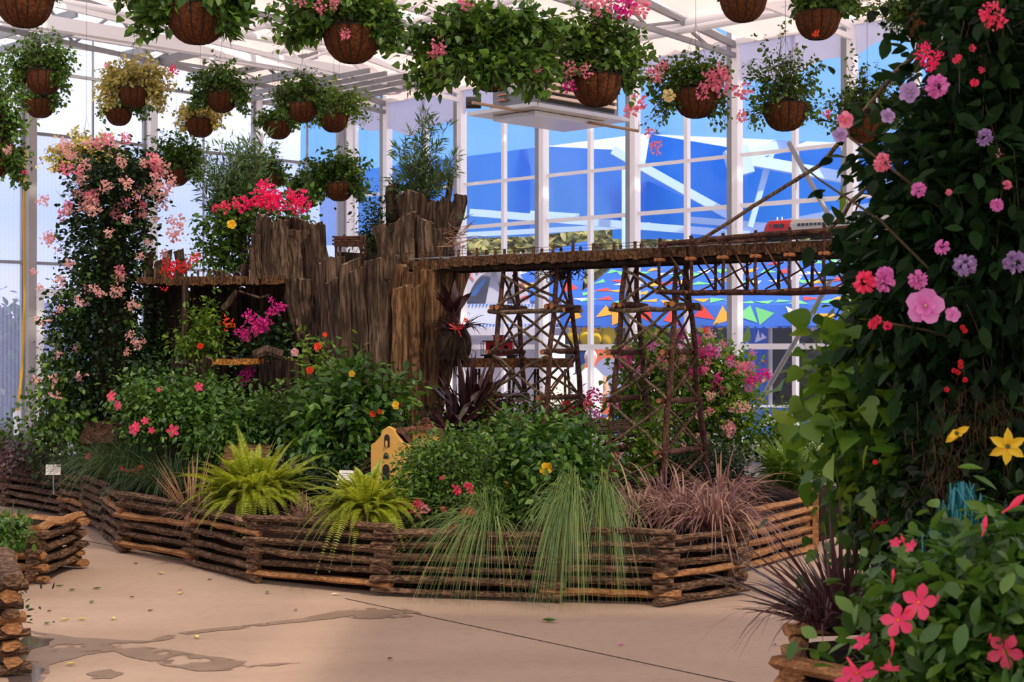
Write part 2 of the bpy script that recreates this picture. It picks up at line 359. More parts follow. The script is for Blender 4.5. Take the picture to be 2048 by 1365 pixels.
# right wall: thick posts every 1.638 m with a thin mullion between
wr = thing('wall_right', None, None, WR0, kind='structure')
ST = 1.638
for k in range(-4, 6):
    b = B(); c = WR0 + dR * ST * k
    R = np.stack([dR, nR, (0, 0, 1)], 1)
    b.box(c + nR * .05 + (0, 0, 2.9), (.085, .12, 5.8), R); b.box(c + nR * .06 + dR * .085 + (0, 0, 2.9), (.075, .09, 5.8), R, 1)  # grey strip stands in for the shaded left side of the post
    b.obj('post', [MT['white'], MT['grey']], wr)
    b = B(); c2 = c + dR * ST * .5
    b.box(c2 + (0, 0, 2.9), (.055, .07, 5.8), R); b.obj('mullion', MT['white'], wr)
for z, h in ((4.02, .04), (3.39, .05), (1.64, .07), (.42, .09)):
    b = B(); b.bar(WR0 - dR * 6.5 + (0, 0, z), CORN + (0, 0, z), .06, h); b.obj('rail', MT['white'], wr)
b = B(); b.bar(WR0 - dR * 6.5 + nR * .08 + (0, 0, EAVE), CORN + nR * .08 + (0, 0, EAVE), .07, .07); b.obj('eave_pipe', MT['white'], wr)
b = B(); b.bar(WR0 - dR * 6.5 + (0, 0, .2), CORN + (0, 0, .2), .08, .42); b.obj('kick_panel', flat('pale kick panel', C(190, 186, 184), .7, noise=.2, nscale=4), wr)
nwin = 0
for k in range(-4, 6):
    for hh in (0, 1):
        a = WR0 + dR * (ST * k + hh * ST / 2); c = a + dR * ST / 2
        if np.dot(c - WR0, dR) > 9.2: continue
        for z0, z1 in ((.46, 3.37), (3.41, 5.75)):
            nwin += 1; b = B(); b.bar(a + dR * .03 + (0, 0, (z0 + z1) / 2), c - dR * .03 + (0, 0, (z0 + z1) / 2), .008, z1 - z0)
            prop(b.obj('window_%d' % nwin, MT['glass']), kind='structure')
# steel X brace inside the right wall
b = B()
b.tube([P(1578, 285, 18.6), P(1668, 450, 18.1)], .03, 8); b.tube([P(1662, 560, 18.0), P(1500, 838, 18.9)], .03, 8)
b.tube([P(1668, 450, 18.1), P(1730, 545, 17.75)], .02, 8)
prop(b.obj('wall_brace', MT['grey']), 'diagonal grey steel brace tubes across the right hand window wall', 'brace')

# left wall
wl = thing('wall_left', None, None, CORN, kind='structure')
R = np.stack([dL, nL, (0, 0, 1)], 1)
for k in range(1, 8):
    c = CORN + dL * 1.85 * k; b = B()
    wd = .12 if k in (2, 3, 5) else .07
    b.box(c + nL * .04 + (0, 0, 3.1), (wd, .14, 6.2), R); b.box(c - nL * .02 + dL * (wd / 2 + .02) + (0, 0, 3.1), (.04, .06, 6.2), R, 1)
    b.obj('post', [flat('aged grey post', C(176, 172, 170), .6, noise=.15, nscale=3) if k == 3 else MT['white'], MT['grey']], wl)
for s_ in (.9, 2.8, 4.6, 6.5, 8.3):
    b = B(); b.box(CORN + dL * s_ + (0, 0, 3), (.02, .03, 6), R); b.obj('mullion', MT['grey'], wl)
for z in (4.47, 2.75, 5.7, 5.3):
    b = B(); b.bar(CORN + dL * .1 + (0, 0, z), CORN + dL * 14 + (0, 0, z), .05, .04); b.obj('rail', MT['grey'], wl)
b = B(); b.bar(CORN + dL * .1 + (0, 0, .55), CORN + dL * 14 + (0, 0, .55), .06, .12); b.obj('base_rail', MT['grey'], wl)
for k in range(0, 7):
    for z0, z1 in ((.6, 2.73), (2.77, 4.45), (4.5, 5.68), (.02, .48)):
        nwin += 1; a = CORN + dL * (1.85 * k + .06); c = CORN + dL * (1.85 * (k + 1) - .06); b = B()
        b.bar(a + (0, 0, (z0 + z1) / 2), c + (0, 0, (z0 + z1) / 2), .008, z1 - z0)
        prop(b.obj('window_%d' % nwin, MT['poly'] if z1 < 5 else MT['glass']), kind='structure')
# corner post
b = B(); b.box(CORN + nR * .1 + (0, 0, 2.9), (.16, .16, 5.8), R); b.box(CORN + nR * .1 + dL * .14 + (0, 0, 2.9), (.1, .1, 5.8), R, 1)
prop(b.obj('trim_2', [MT['white'], MT['grey']]), kind='structure')
# door in the left wall, half hidden behind the flowering column
dr = thing('door_1', None, None, CORN + dL * 5.2, kind='structure')
b = B(); a = CORN + dL * 5.45; c = CORN + dL * 4.1
for q in (a, c): b.box(q + nL * .1 + (0, 0, 1.18), (.1, .08, 2.36), R)
b.bar(a + nL * .1 + (0, 0, 2.36), c + nL * .1 + (0, 0, 2.36), .1, .1); b.obj('door_frame', MT['white'], dr)
b = B(); b.bar(a - dL * .1 + nL * .06 + (0, 0, 1.15), c + dL * .1 + nL * .06 + (0, 0, 1.15), .03, 2.2)
b.obj('door_panel', MT['poly'], dr)

# roof: eave gutter beside the left wall, rafters, cloth over the right side
GU = 2.0
gl0 = CORN + nL * GU; nroof = 3
cl = thing('ceiling', None, None, (0, 18, 5.5), kind='structure')
b = B(); b.bar(gl0 + (0, 0, 5.5) + dL * .2, gl0 + dL * 11 + (0, 0, 5.5), .14, .16); b.obj('gutter_beam', MT['white'], cl)
b = B(); b.tube([gl0 + nL * .1 + (0, 0, 5.75) + dL * .1, gl0 + nL * .1 + dL * 11 + (0, 0, 5.75)], .05, 10); b.obj('pipe', MT['white'], cl)
b = B(); b.bar(gl0 - nL * 1.0 + (0, 0, 5.65) + dL * .1, gl0 - nL * 1.0 + dL * 11 + (0, 0, 5.65), .08, .1); b.obj('purlin', MT['white'], cl)
for k in range(0, 7):
    for dz, off in ((0, 0), (.18, .06)):
        b = B(); s0 = 1.85 * k + off + .4
        b.bar(CORN + dL * s0 + (0, 0, 5.5 + dz), gl0 + dL * s0 + (0, 0, 5.5 + dz), .07 - dz * .2, .1); b.obj('rafter', MT['grey'], cl)
for s0 in (1.2, 1.5, 1.8, 2.1, 2.4):
    b = B(); b.bar(CORN + dL * s0 + (0, 0, 5.25 + .02 * s0), gl0 + dL * s0 + nL * 1.2 + (0, 0, 5.3), .045, .06); b.obj('duct_bar', MT['grey'], cl)
# cloth panels, one per bay, sagging between trusses that run parallel to nR
def cloth(s0, s1, d0, d1, z0, z1, sag, mat, name='shade_cloth'):
    b = B(); n1, n2 = 14, 8; V = []
    for i in range(n1 + 1):
        for j in range(n2 + 1):
            a = i / n1; c = j / n2
            q = WR0 + dR * (s0 + (s1 - s0) * a) + nR * (d0 + (d1 - d0) * c)
            z = z0 + (z1 - z0) * c - sag * 4 * a * (1 - a) + .012 * math.sin(a * 47 + c * 5) + .03 * math.sin(c * 9 + i)
            V.append((q[0], q[1], z))
    i = np.arange(n1)[:, None]; j = np.arange(n2)[None]; s_ = i * (n2 + 1) + j
    b.add(V, [np.stack([s_, s_ + 1, s_ + n2 + 2, s_ + n2 + 1], -1).reshape(-1, 4)]); return b.obj(name, mat, cl, smooth=True)
for k in range(-3, 6):
    cloth(ST * k + .05, ST * (k + 1) - .05, .1, 3.4, 5.45, 5.95, .05, MT['cloth'])
    if k < 5: cloth(ST * k + .05, ST * (k + 1) - .05, 3.5, 6.6, 5.95, 6.4, .05, MT['cloth'])
for k in range(-3, 6):      # trusses
    q = WR0 + dR * ST * k; b = B()
    b.bar(q + nR * .1 + (0, 0, 5.38), q + nR * 6.6 + (0, 0, 6.3), .05, .08)
    b.bar(q + nR * .1 + (0, 0, 5.25), q + nR * 6.6 + (0, 0, 5.6), .05, .06)
    for m in range(5):
        b.tube([q + nR * (.6 + m * 1.2) + (0, 0, 5.27 + .055 * m * 1.2), q + nR * (1.2 + m * 1.2) + (0, 0, 5.5 + .15 * m * 1.2)], .022, 6)
        b.tube([q + nR * (1.2 + m * 1.2) + (0, 0, 5.5 + .15 * m * 1.2), q + nR * (1.8 + m * 1.2) + (0, 0, 5.3 + .055 * (m + 1) * 1.2)], .022, 6)
    b.obj('truss', MT['grey'] if k % 2 else MT['white'], cl)
for d_, z in ((1.1, 5.5), (1.25, 5.38), (2.6, 5.75), (3.5, 5.85)):
    b = B(); b.tube([WR0 - dR * 6 + nR * d_ + (0, 0, z), CORN + nR * d_ + (0, 0, z)], .045, 10); b.obj('pipe', MT['white'], cl)
# unseen open weave cloth added to dim sun, solid panel to shade right foreground
for k, x0 in enumerate((-13.5, -9.5, -5.5, -1.5, 2.5, 6.5)):
    b = B(); V = []; n1, n2 = 8, 20
    for i in range(n1 + 1):
        for j in range(n2 + 1):
            x = x0 + 3.9 * i / n1; y = -12 + 27 * j / n2; V.append((x, y, 6.55 - .12 * math.sin(math.pi * i / n1)))
    i = np.arange(n1)[:, None]; j = np.arange(n2)[None]; s_ = i * (n2 + 1) + j
    b.add(V, [np.stack([s_, s_ + 1, s_ + n2 + 2, s_ + n2 + 1], -1).reshape(-1, 4)]); b.obj('shade_cloth', MT['mesh_cloth'], cl, smooth=True)
b = B(); b.box((5.6, 1.4, 6.6), (5.8, 6.0, .03)); b.obj('sun_blocker', MT['white'], cl)  # unseen sheet added to keep sun off the right foreground
# plastic curtain hanging under the eave
b = B(); V = []; n1, n2 = 90, 3
for i in range(n1 + 1):
    for j in range(n2 + 1):
        a = i / n1; q = WR0 - dR * 6 + dR * (15.1 * a) + nR * (.05 + .03 * math.sin(i * 1.9) * j / n2)
        V.append((q[0], q[1], EAVE - j / n2 * (.42 + .12 * math.sin(i * .33) + .05 * math.sin(i * 1.1))))
i = np.arange(n1)[:, None]; j = np.arange(n2)[None]; s_ = i * (n2 + 1) + j
b.add(V, [np.stack([s_, s_ + 1, s_ + n2 + 2, s_ + n2 + 1], -1).reshape(-1, 4)])
prop(b.obj('plastic_curtain', MT['plastic'], smooth=True), 'crumpled translucent plastic sheet hanging under the right hand eave', 'plastic sheet')

# overhead heater / cooler unit
hu = thing('heating_unit', 'large grey sheet metal air unit hanging under the roof', 'air unit', P(1090, 225, 15.5))
U0 = P(1062, 208, 15.5); ax = -nR; ay = dR
def hb(b, o, sz, mi=0):
    c = U0 + ax * o[0] + ay * o[1] + np.array((0, 0, o[2])); b.box(c, sz, np.stack([ax, ay, (0, 0, 1)], 1), mi)
b = B(); hb(b, (.68, .27, .36), (1.36, .54, .7)); hb(b, (.68, .27, .73), (1.42, .6, .05)); hb(b, (.02, .27, .02), (.06, .6, .05))
hsg = b.obj('housing', flat('galvanised casing', C(120, 122, 128), .45, metal=.3, noise=.25, nscale=5), hu)
b = B(); hb(b, (.66, .35, -.02), (1.5, .95, .04)); hb(b, (.66, .35, -.07), (1.1, .6, .05))
b.obj('drip_tray', flat('bright tray', C(196, 194, 192), .3, metal=.5), hu)
b = B()
for k in range(9): hb(b, (.72, -.03, .1 + k * .068), (1.1, .05, .03))
b.obj('louvre', flat('pale louvre blade', C(236, 214, 196), .5), hsg)
b = B(); hb(b, (.72, -.008, .36), (1.14, .01, .62)); b.obj('louvre_shadow_gap', flat('louvre shade', C(46, 42, 42), .7), hsg)  # dark sheet painted as the shade between louvre blades
b = B(); hb(b, (-.012, .22, .28), (.02, .2, .3)); b.obj('side_panel', flat('side hatch', C(176, 178, 184), .4), hsg)
b = B()
for k in range(6): hb(b, (-.02, .38, .08 + k * .055), (.03, .14, .014))
b.obj('copper_coil', flat('copper pipe', C(196, 120, 84), .4, metal=.5), hsg)
b = B()
for x, y in ((0.05, .05), (1.3, .05), (.05, .5), (1.3, .5)):
    c = U0 + ax * x + ay * y; b.tube([c + (0, 0, .7), c + (0, 0, 2.0)], .012, 6)
b.obj('hanger_rod', MT['grey'], hu)
b = B(); b.tube([P(945, 205, 15.2), P(1150, 240, 16.3), P(1278, 262, 15.9), P(1278, 235, 15.9)], .016, 8); b.obj('drain_pipe', flat('brass pipe', C(170, 140, 110), .4), hu)
b = B(); b.tube([P(932, 205, 15.4), P(962, 205, 15.4)], .06, 10); b.obj('motor', flat('dark motor', C(60, 58, 58), .5), hu)

# ---------------------------------------------------------------- outside: awning, tents, pavilion, trees
MT['blue'] = flat('blue awning fabric', C(60, 150, 244), .8, transl=.5, spec=.1, noise=.15, nscale=.6)
MT['blue_mid'] = flat('mid blue awning fabric', C(88, 160, 246), .8, transl=.5, spec=.1, noise=.12, nscale=.5)
MT['blue_pale'] = flat('pale blue awning fabric', C(112, 172, 246), .8, transl=.5, spec=.1, noise=.12, nscale=.5)  # palest of the three awning blues
MT['tent'] = flat('blue tent fabric', C(62, 116, 222), .8, transl=.3, spec=.1, noise=.2, nscale=1.2)
aw = thing('blue_awning', 'huge pale and deep blue fabric canopy on white steel frame outside windows', 'canopy', (2, 29, 0))
def sheet(pts, mat, name, par, rows=8, ripple=.1, seed=1):
    """bilinear fabric sheet between four corners"""
    b = B(); a, c, d, e = [np.array(q, float) for q in pts]; V = []
    for i in range(rows + 1):
        for j in range(rows + 1):
            s_, t2 = i / rows, j / rows
            q = (a * (1 - s_) + c * s_) * (1 - t2) + (e * (1 - s_) + d * s_) * t2
            q = q + np.array((0, 1, 0)) * ripple * math.sin(i * 1.7 + seed) * math.sin(math.pi * t2) + np.array((0, 0, -1)) * ripple * 2 * 4 * s_ * (1 - s_) * t2 * (1 - t2)
            V.append(q)
    i = np.arange(rows)[:, None]; j = np.arange(rows)[None]; k = i * (rows + 1) + j
    b.add(V, [np.stack([k, k + 1, k + rows + 2, k + rows + 1], -1).reshape(-1, 4)])
    return b.obj(name, mat, par, smooth=True)
sheet([P(600, 355, 33), P(1330, 262, 29), P(1330, 60, 36), P(600, 60, 40)], MT['blue_pale'], 'canopy_panel', aw)
sheet([P(1290, 268, 29.5), P(2010, 300, 27), P(2060, 0, 34), P(1290, 60, 38)], MT['blue_pale'], 'canopy_panel', aw, seed=3)
sheet([P(640, 492, 36), P(1060, 472, 34), P(1060, 285, 33.5), P(640, 345, 37)], MT['blue_mid'], 'canopy_panel', aw, seed=4)
sheet([P(1040, 475, 34.4), P(1450, 430, 33), P(1240, 300, 31), P(1040, 290, 33.6)], MT['blue_pale'], 'canopy_panel', aw, seed=2)
sheet([P(1225, 478, 34), P(1480, 480, 31), P(1470, 440, 30.5), P(1225, 330, 33)], MT['blue'], 'canopy_panel', aw, seed=5)
sheet([P(1290, 330, 31.5), P(1470, 425, 31), P(1490, 300, 30), P(1300, 268, 31)], MT['blue'], 'canopy_panel', aw, seed=6)
sheet([P(1450, 484, 31.5), P(1760, 425, 30), P(1900, 250, 31), P(1490, 318, 31.5)], MT['blue'], 'canopy_panel', aw, seed=7)
sheet([P(1740, 440, 30.5), P(2060, 470, 30), P(2060, 150, 32), P(1740, 200, 32)], MT['blue'], 'canopy_panel', aw, seed=8)
wf = flat('pale blue painted steel', C(168, 198, 238), .5)
def beam(u0, v0, D0, u1, v1, D1, w_=.14, h_=.2):
    b = B(); b.bar(P(u0, v0, D0), P(u1, v1, D1), w_, h_); b.obj('frame_beam', wf, aw)
beam(1225, 300, 29, 1475, 440, 29, .1, .16); beam(1480, 318, 28, 1700, 240, 30, .12, .2)
beam(1470, 315, 28, 1780, 372, 29, .15, .2); beam(1545, 300, 28.5, 1500, 455, 28.5, .1, .12); beam(1450, 470, 29, 1780, 405, 30, .1, .14)
beam(940, 425, 30, 1500, 470, 29, .1, .14); beam(935, 470, 31, 1300, 450, 30, .06, .1); beam(1250, 335, 29, 1250, 1010, 28.6, .12, .12)
beam(1060, 432, 30, 1158, 438, 30, .1, .2); beam(1380, 440, 30, 1760, 470, 30, .08, .12)
b = B(); b.bar(P(1455, 330, 28), P(1500, 318, 28), .35, .5); b.obj('frame_joint', wf, aw)

# confetti tent: roof, valance, side curtains, counters
tn = thing('confetti_tent', 'blue game tent printed with coloured triangles outside right windows', 'tent', (3.5, 27, 0))
TM = [MT['tent'], flat('white print', C(236, 240, 246), .8, transl=.2), flat('orange print', C(240, 170, 50), .8, transl=.2),
      flat('red print', C(226, 60, 52), .8, transl=.2), flat('green print', C(110, 206, 130), .8, transl=.2)]
rngT = np.random.default_rng(5)
def tentpanel(a, c, d, e, name, nu, nv, size, sag=.12):
    """a,c bottom corners, d,e top corners; prints lie 6 mm proud of the cloth"""
    a, c, d, e = [np.array(q, float) for q in (a, c, d, e)]
    def S(s_, t2):
        q = (a * (1 - s_) + c * s_) * (1 - t2) + (e * (1 - s_) + d * s_) * t2
        return q + np.array((0, 0, -sag * 4 * t2 * (1 - t2))) + np.array((0, -.04 * math.sin(s_ * 30), 0))
    N1, N2 = 36, 8; b = B(); V = [S(i / N1, j / N2) for i in range(N1 + 1) for j in range(N2 + 1)]
    i = np.arange(N1)[:, None]; j = np.arange(N2)[None]; k = i * (N2 + 1) + j
    b.add(V, [np.stack([k, k + 1, k + N2 + 2, k + N2 + 1], -1).reshape(-1, 4)]); o = b.obj(name, TM[0], tn, smooth=True)
    b = B(); W_ = np.linalg.norm(c - a); H_ = np.linalg.norm(e - a); nn = nrm(np.cross(c - a, e - a)); nn = nn * (-1 if nn[1] > 0 else 1)
    for i in range(nu):
        for j in range(nv):
            s_ = (i + .5 + rngT.uniform(-.3, .3)) / nu; t2 = (j + .5 + rngT.uniform(-.28, .28)) / nv
            an = rngT.uniform(0, 6.28); tri = []
            for q in range(3):
                rr = size * rngT.uniform(.7, 1.3); aa = an + q * 2.09 + rngT.uniform(-.4, .4)
                tri.append(S(min(max(s_ + rr * math.cos(aa) / W_, .01), .99), min(max(t2 + rr * math.sin(aa) / H_, .02), .98)) + nn * .012)
            b.add(tri, [[(0, 1, 2)]], int(rngT.integers(1, 5)))
    b.obj('triangle_print', TM, o)
    return o
tentpanel(P(1120, 612, 25.5), P(1830, 612, 24.5), P(1850, 488, 28.5), P(1265, 496, 29.5), 'roof_panel', 22, 6, .19, .06)
tentpanel(P(1120, 652, 25.4), P(1830, 652, 24.4), P(1830, 610, 24.45), P(1120, 610, 25.45), 'valance', 14, 1, .19, .0)
tentpanel(P(860, 606, 27), P(1160, 600, 27), P(1180, 480, 29), P(870, 560, 29), 'roof_panel', 4, 2, .2, .05)
b = B()
for k in range(44):     # scalloped hem
    c = P(1120 + k * 16.3 + 8, 651, 25.4 - k * .0228); a = [(c[0] + .068 * math.cos(x), c[1], c[2] - .05 * math.sin(x)) for x in np.linspace(0, math.pi, 7)]
    b.poly(a)
b.obj('scalloped_hem', TM[0], tn)
tentpanel(P(1440, 872, 25.6), P(1745, 872, 25.0), P(1745, 815, 25.0), P(1440, 815, 25.6), 'counter_skirt', 5, 1, .16, 0)
tentpanel(P(1478, 860, 25.7), P(1545, 860, 25.65), P(1540, 655, 25.65), P(1478, 655, 25.7), 'side_curtain', 2, 5, .12, 0)
tentpanel(P(1150, 870, 25.9), P(1262, 870, 25.8), P(1262, 704, 25.8), P(1150, 704, 25.9), 'counter_skirt', 3, 3, .12, 0)
b = B(); b.bar(P(1100, 697, 25.8), P(1480, 697, 25.6), .5, .07); b.bar(P(1440, 813, 25.5), P(1745, 813, 25.0), .3, .03); b.obj('counter', flat('counter board', C(170, 172, 182), .6), tn)
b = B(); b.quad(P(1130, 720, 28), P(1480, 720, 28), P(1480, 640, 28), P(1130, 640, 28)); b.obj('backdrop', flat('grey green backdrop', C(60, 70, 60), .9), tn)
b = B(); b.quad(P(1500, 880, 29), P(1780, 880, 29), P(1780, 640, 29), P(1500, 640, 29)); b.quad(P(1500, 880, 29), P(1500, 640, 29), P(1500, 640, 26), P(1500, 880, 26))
b.obj('interior_shade', flat('painted tent shade', C(16, 18, 26), .9), tn)  # near black sheets stand in for the shade inside the tent
for u in (1540, 1665):
    b = B(); b.tube([P(u, 905, 25.6), P(u, 650, 25.6)], .04, 8); b.obj('tent_pole', MT['grey'], tn)
b = B(); b.tube([P(1620, 650, 25.6), P(1655, 690, 25.6), P(1668, 700, 25.5)], .05, 8); b.obj('tent_brace', MT['grey'], tn)
# yellow plush prizes on the counter
plush = flat('yellow plush', C(232, 198, 44), .95, spec=.05, noise=.12, nscale=30)
def blob(b, c, r, mi=0, n=10):
    V = []; c = np.array(c)
    for i in range(1, n):
        for j in range(n * 2):
            th = math.pi * i / n; ph = math.pi * j / n
            V.append(c + np.array((r[0] * math.sin(th) * math.cos(ph), r[1] * math.sin(th) * math.sin(ph), r[2] * math.cos(th))))
    V.append(c + np.array((0, 0, r[2]))); V.append(c - np.array((0, 0, r[2])))
    m = n * 2; i = np.arange(n - 2)[:, None] * m; j = np.arange(m)[None]; k = (j + 1) % m
    q = np.stack([i + j, i + m + j, i + m + k, i + k], -1).reshape(-1, 4); T = len(V)
    jj = np.arange(m); kk = (jj + 1) % m
    b.add(V, [q, np.stack([np.full(m, T - 2), jj, kk], -1), np.stack([np.full(m, T - 1), (n - 2) * m + kk, (n - 2) * m + jj], -1)], mi)
eye = flat('dark eye', C(30, 40, 50), .3); beak = flat('orange beak', C(236, 130, 40), .6)
k = 0
for u, s_ in ((1172, 1.0), (1192, .9), (1216, 1.2), (1146, .9), (1290, .9), (1312, 1.1)):
    c = P(u, 690, 25.8); o = thing('plush_toy', ['yellow plush toy, leftmost large one on the tent counter', 'small yellow plush toy between two bigger ones on tent counter', 'biggest yellow plush toy beside white window post',
              'yellow plush toy half hidden at left end of tent counter', 'yellow plush toy just right of the white post, behind trestle', 'yellow plush toy behind the right trestle tower top'][k], 'plush toy', c, 'yellow plush prizes'); k += 1
    b = B(); blob(b, c + (0, 0, .13 * s_), (.11 * s_, .1, .15 * s_)); blob(b, c + (0, 0, .3 * s_), (.085 * s_, .08, .08 * s_)); b.obj('body', plush, o, smooth=True)
    b = B(); blob(b, c + (.04, -.085, .31 * s_), (.02, .01, .022), n=5); b.obj('eye', eye, o); b = B(); blob(b, c + (-.02, -.1, .28 * s_), (.04, .03, .018), n=5); b.obj('beak', beak, o)
b = B()
for k in range(15):
    u = 1135 + k * 22 + rngT.uniform(-4, 4); c = P(u, 652 + rngT.uniform(-5, 8), 27); blob(b, c, (.07, .06, .08), n=6, mi=0)
prop(b.obj('small_prizes', plush), 'row of little yellow prizes hanging at back of the game tent', 'prizes', kind='stuff')

# white pavilion with arch and red lettering
pv = thing('white_pavilion', 'white booth with arched sign and red letters outside beyond stump', 'booth', P(1010, 900, 26.5))
PD = 26.5
b = B(); n = 28; cx, cy = 987, 640; V0 = []; V1 = []
for i in range(n + 1):
    a = math.pi * i / n
    V0.append((cx - 76 * math.cos(a), cy - 128 * math.sin(a))); V1.append((cx - 57 * math.cos(a), cy - 98 * math.sin(a)))
for i in range(n):
    for d0 in (0, .25):
        b.quad(P(*V0[i], PD + d0), P(*V0[i + 1], PD + d0), P(*V1[i + 1], PD + d0), P(*V1[i], PD + d0))
    b.quad(P(*V0[i], PD), P(*V0[i + 1], PD), P(*V0[i + 1], PD + .25), P(*V0[i], PD + .25)); b.quad(P(*V1[i], PD), P(*V1[i + 1], PD), P(*V1[i + 1], PD + .25), P(*V1[i], PD + .25))
pvw = flat('white booth paint', C(168, 168, 186), .6)
b.obj('arch', pvw, pv)
b = B(); b.bar(P(905, 632, PD), P(1165, 632, PD), .3, .4); b.obj('fascia', flat('pale sunlit fascia', C(182, 190, 212), .6), pv)
b = B(); b.bar(P(905, 770, PD + .6), P(1100, 770, PD + .6), .1, 1.9); b.bar(P(905, 664, PD), P(1160, 664, PD), .5, .12); b.obj('booth_wall', pvw, pv)
b = B()
for k in range(34):
    for v in (612, 652): c = P(925 + k * 7, v, PD - .17); b.add([c + (-.02, 0, .03), c + (.02, 0, .03), c + (0, 0, -.03)], [[(0, 1, 2)]])
b.obj('blue_edging', flat('blue edging print', C(60, 110, 200), .7), pv)
b = B(); b.poly([P(cx - 66 * math.cos(math.pi * i / 16), 640 - 112 * math.sin(math.pi * i / 16), PD + .5) for i in range(17)]); b.obj('arch_recess', flat('recess shade grey', C(120, 120, 136), .7), pv)  # recess shadow painted as flat grey behind the arch
b = B(); b.quad(P(970, 612, PD + .2), P(1004, 612, PD + .2), P(992, 540, PD + .2), P(984, 540, PD + .2)); b.obj('centre_panel', pvw, pv)
b = B(); b.quad(P(938, 592, PD + .45), P(952, 592, PD + .45), P(972, 562, PD + .45), P(968, 556, PD + .45)); b.obj('blue_panel', flat('light blue panel', C(90, 150, 226), .7), pv)
b = B(); b.quad(P(1035, 640, 28), P(1130, 640, 28), P(1100, 510, 28.5), P(1040, 505, 28.5)); b.obj('dome', flat('bright white canvas', C(190, 196, 214), .7), pv, smooth=False)
redl = flat('red lettering', C(196, 50, 66), .6)
for k, ch in enumerate('THEATRE'):
    a = math.pi * (.27 + k * .085) if k < 5 else math.pi * (.80 + (k - 5) * .075)
    cu = bpy.data.curves.new('letter', 'FONT'); cu.body = ch; cu.size = .2; cu.extrude = .005; cu.align_x = 'CENTER'; cu.align_y = 'CENTER'
    tmp = bpy.data.objects.new('tmp', cu); me = bpy.data.meshes.new_from_object(tmp); bpy.data.objects.remove(tmp)
    me.materials.clear(); me.materials.append(redl); o = bpy.data.objects.new('letter', me); COL.objects.link(o); o.parent = pv
    q = P(cx - 66.5 * math.cos(a), cy - 112 * math.sin(a), PD - .02) - WL[pv]; o.location = tuple(q)
    o.rotation_euler = (Matrix.Rotation(a - math.pi / 2, 3, 'Y') @ Matrix.Rotation(math.pi / 2, 3, 'X')).to_euler()
# red wheel and a visitor in white beyond the glass
b = B(); c = P(1216, 760, 24.5)
for i in range(20):
    a0, a1 = i * math.pi / 10, (i + 1) * math.pi / 10
    for r0, r1 in ((.0, .26), (.26, .42)):
        b.quad(*[c + np.array((r * math.cos(a), 0, 1.35 * r * math.sin(a))) for r, a in ((r0, a0), (r1, a0), (r1, a1), (r0, a1))], mi=0 if r0 else 1)
prop(b.obj('game_wheel', [flat('brick red rim', C(176, 84, 60), .7), flat('blue grey wheel face', C(120, 130, 170), .7)]), 'round red rimmed game wheel behind glass, left of flowering bush', 'wheel')
pp = thing('person', 'distant person in white shirt standing outside behind the trestle', 'person', P(1180, 880, 24))
rg = np.random.default_rng(3)
b = B(); c = P(1180, 790, 24); b.tube([c + (0, 0, -.45), c + (0, 0, -.2), c + (0, 0, .1), c + (.01, 0, .3), c + (.01, 0, .42)], [.17, .18, .21, .2, .08], 14)
b.tube([c + (-.17, 0, .3), c + (-.24, -.03, .05), c + (-.22, -.1, -.1)], [.07, .06, .05], 8); b.obj('shirt', flat('white shirt', C(226, 226, 240), .8), pp, smooth=True)
b = B(); blob(b, c + (.01, 0, .56), (.09, .1, .13)); b.tube([c + (.2, 0, .28), c + (.27, -.06, .05), c + (.2, -.2, .0)], [.05, .045, .035], 8)
b.tube([c + (.01, 0, .38), c + (.01, 0, .5)], .06, 8); b.obj('body', flat('skin', C(190, 140, 116), .6), pp, smooth=True)
b = B(); blob(b, c + (.01, .02, .6), (.1, .1, .11)); b.obj('hair', flat('pale hair', C(206, 200, 200), .8), pp, smooth=True)
b = B(); b.tube([c + (-.08, 0, -.45), c + (-.09, 0, -1.6)], [.1, .07], 8); b.tube([c + (.08, 0, -.45), c + (.09, 0, -1.6)], [.1, .07], 8); b.obj('trousers', flat('dark trousers', C(60, 62, 80), .8), pp, smooth=True)
# ---------------------------------------------------------------- split rail bed fence
rngF = np.random.default_rng(11)
def split_rail(b, p0, p1, wd=.06, ht=.044, seed=0, mi=0, K=6):
    r = np.random.default_rng(seed); p0 = np.array(p0, float); p1 = np.array(p1, float)
    d = nrm(p1 - p0); y = nrm(np.cross((0, 0, 1), d)); z = np.cross(d, y)
    n = 6; a = np.sort(np.arange(n) * 2 * math.pi / n + r.uniform(-.3, .3, n)); prof = np.stack([np.cos(a) * wd * .58, np.sin(a) * ht * .58], 1) * r.uniform(.85, 1.15, (n, 1))
    V = []
    for i in range(K + 1):
        c = p0 + (p1 - p0) * i / K + y * r.normal() * .006 + z * r.normal() * .004
        sc = 1 + r.normal() * .07
        for q in prof: V.append(c + y * (q[0] * sc + r.normal() * .002) + z * (q[1] * sc + r.normal() * .002))
    i = np.arange(K)[:, None] * n; j = np.arange(n)[None]; k = (j + 1) % n
    b.add(V, [np.stack([i + j, i + k, i + n + k, i + n + j], -1).reshape(-1, 4), [tuple(range(n - 1, -1, -1))], [tuple(range(K * n, K * n + n))]], mi)
RAILM = [MT['rail'], MT['rail'], MT['rail_orange'], MT['rail']]
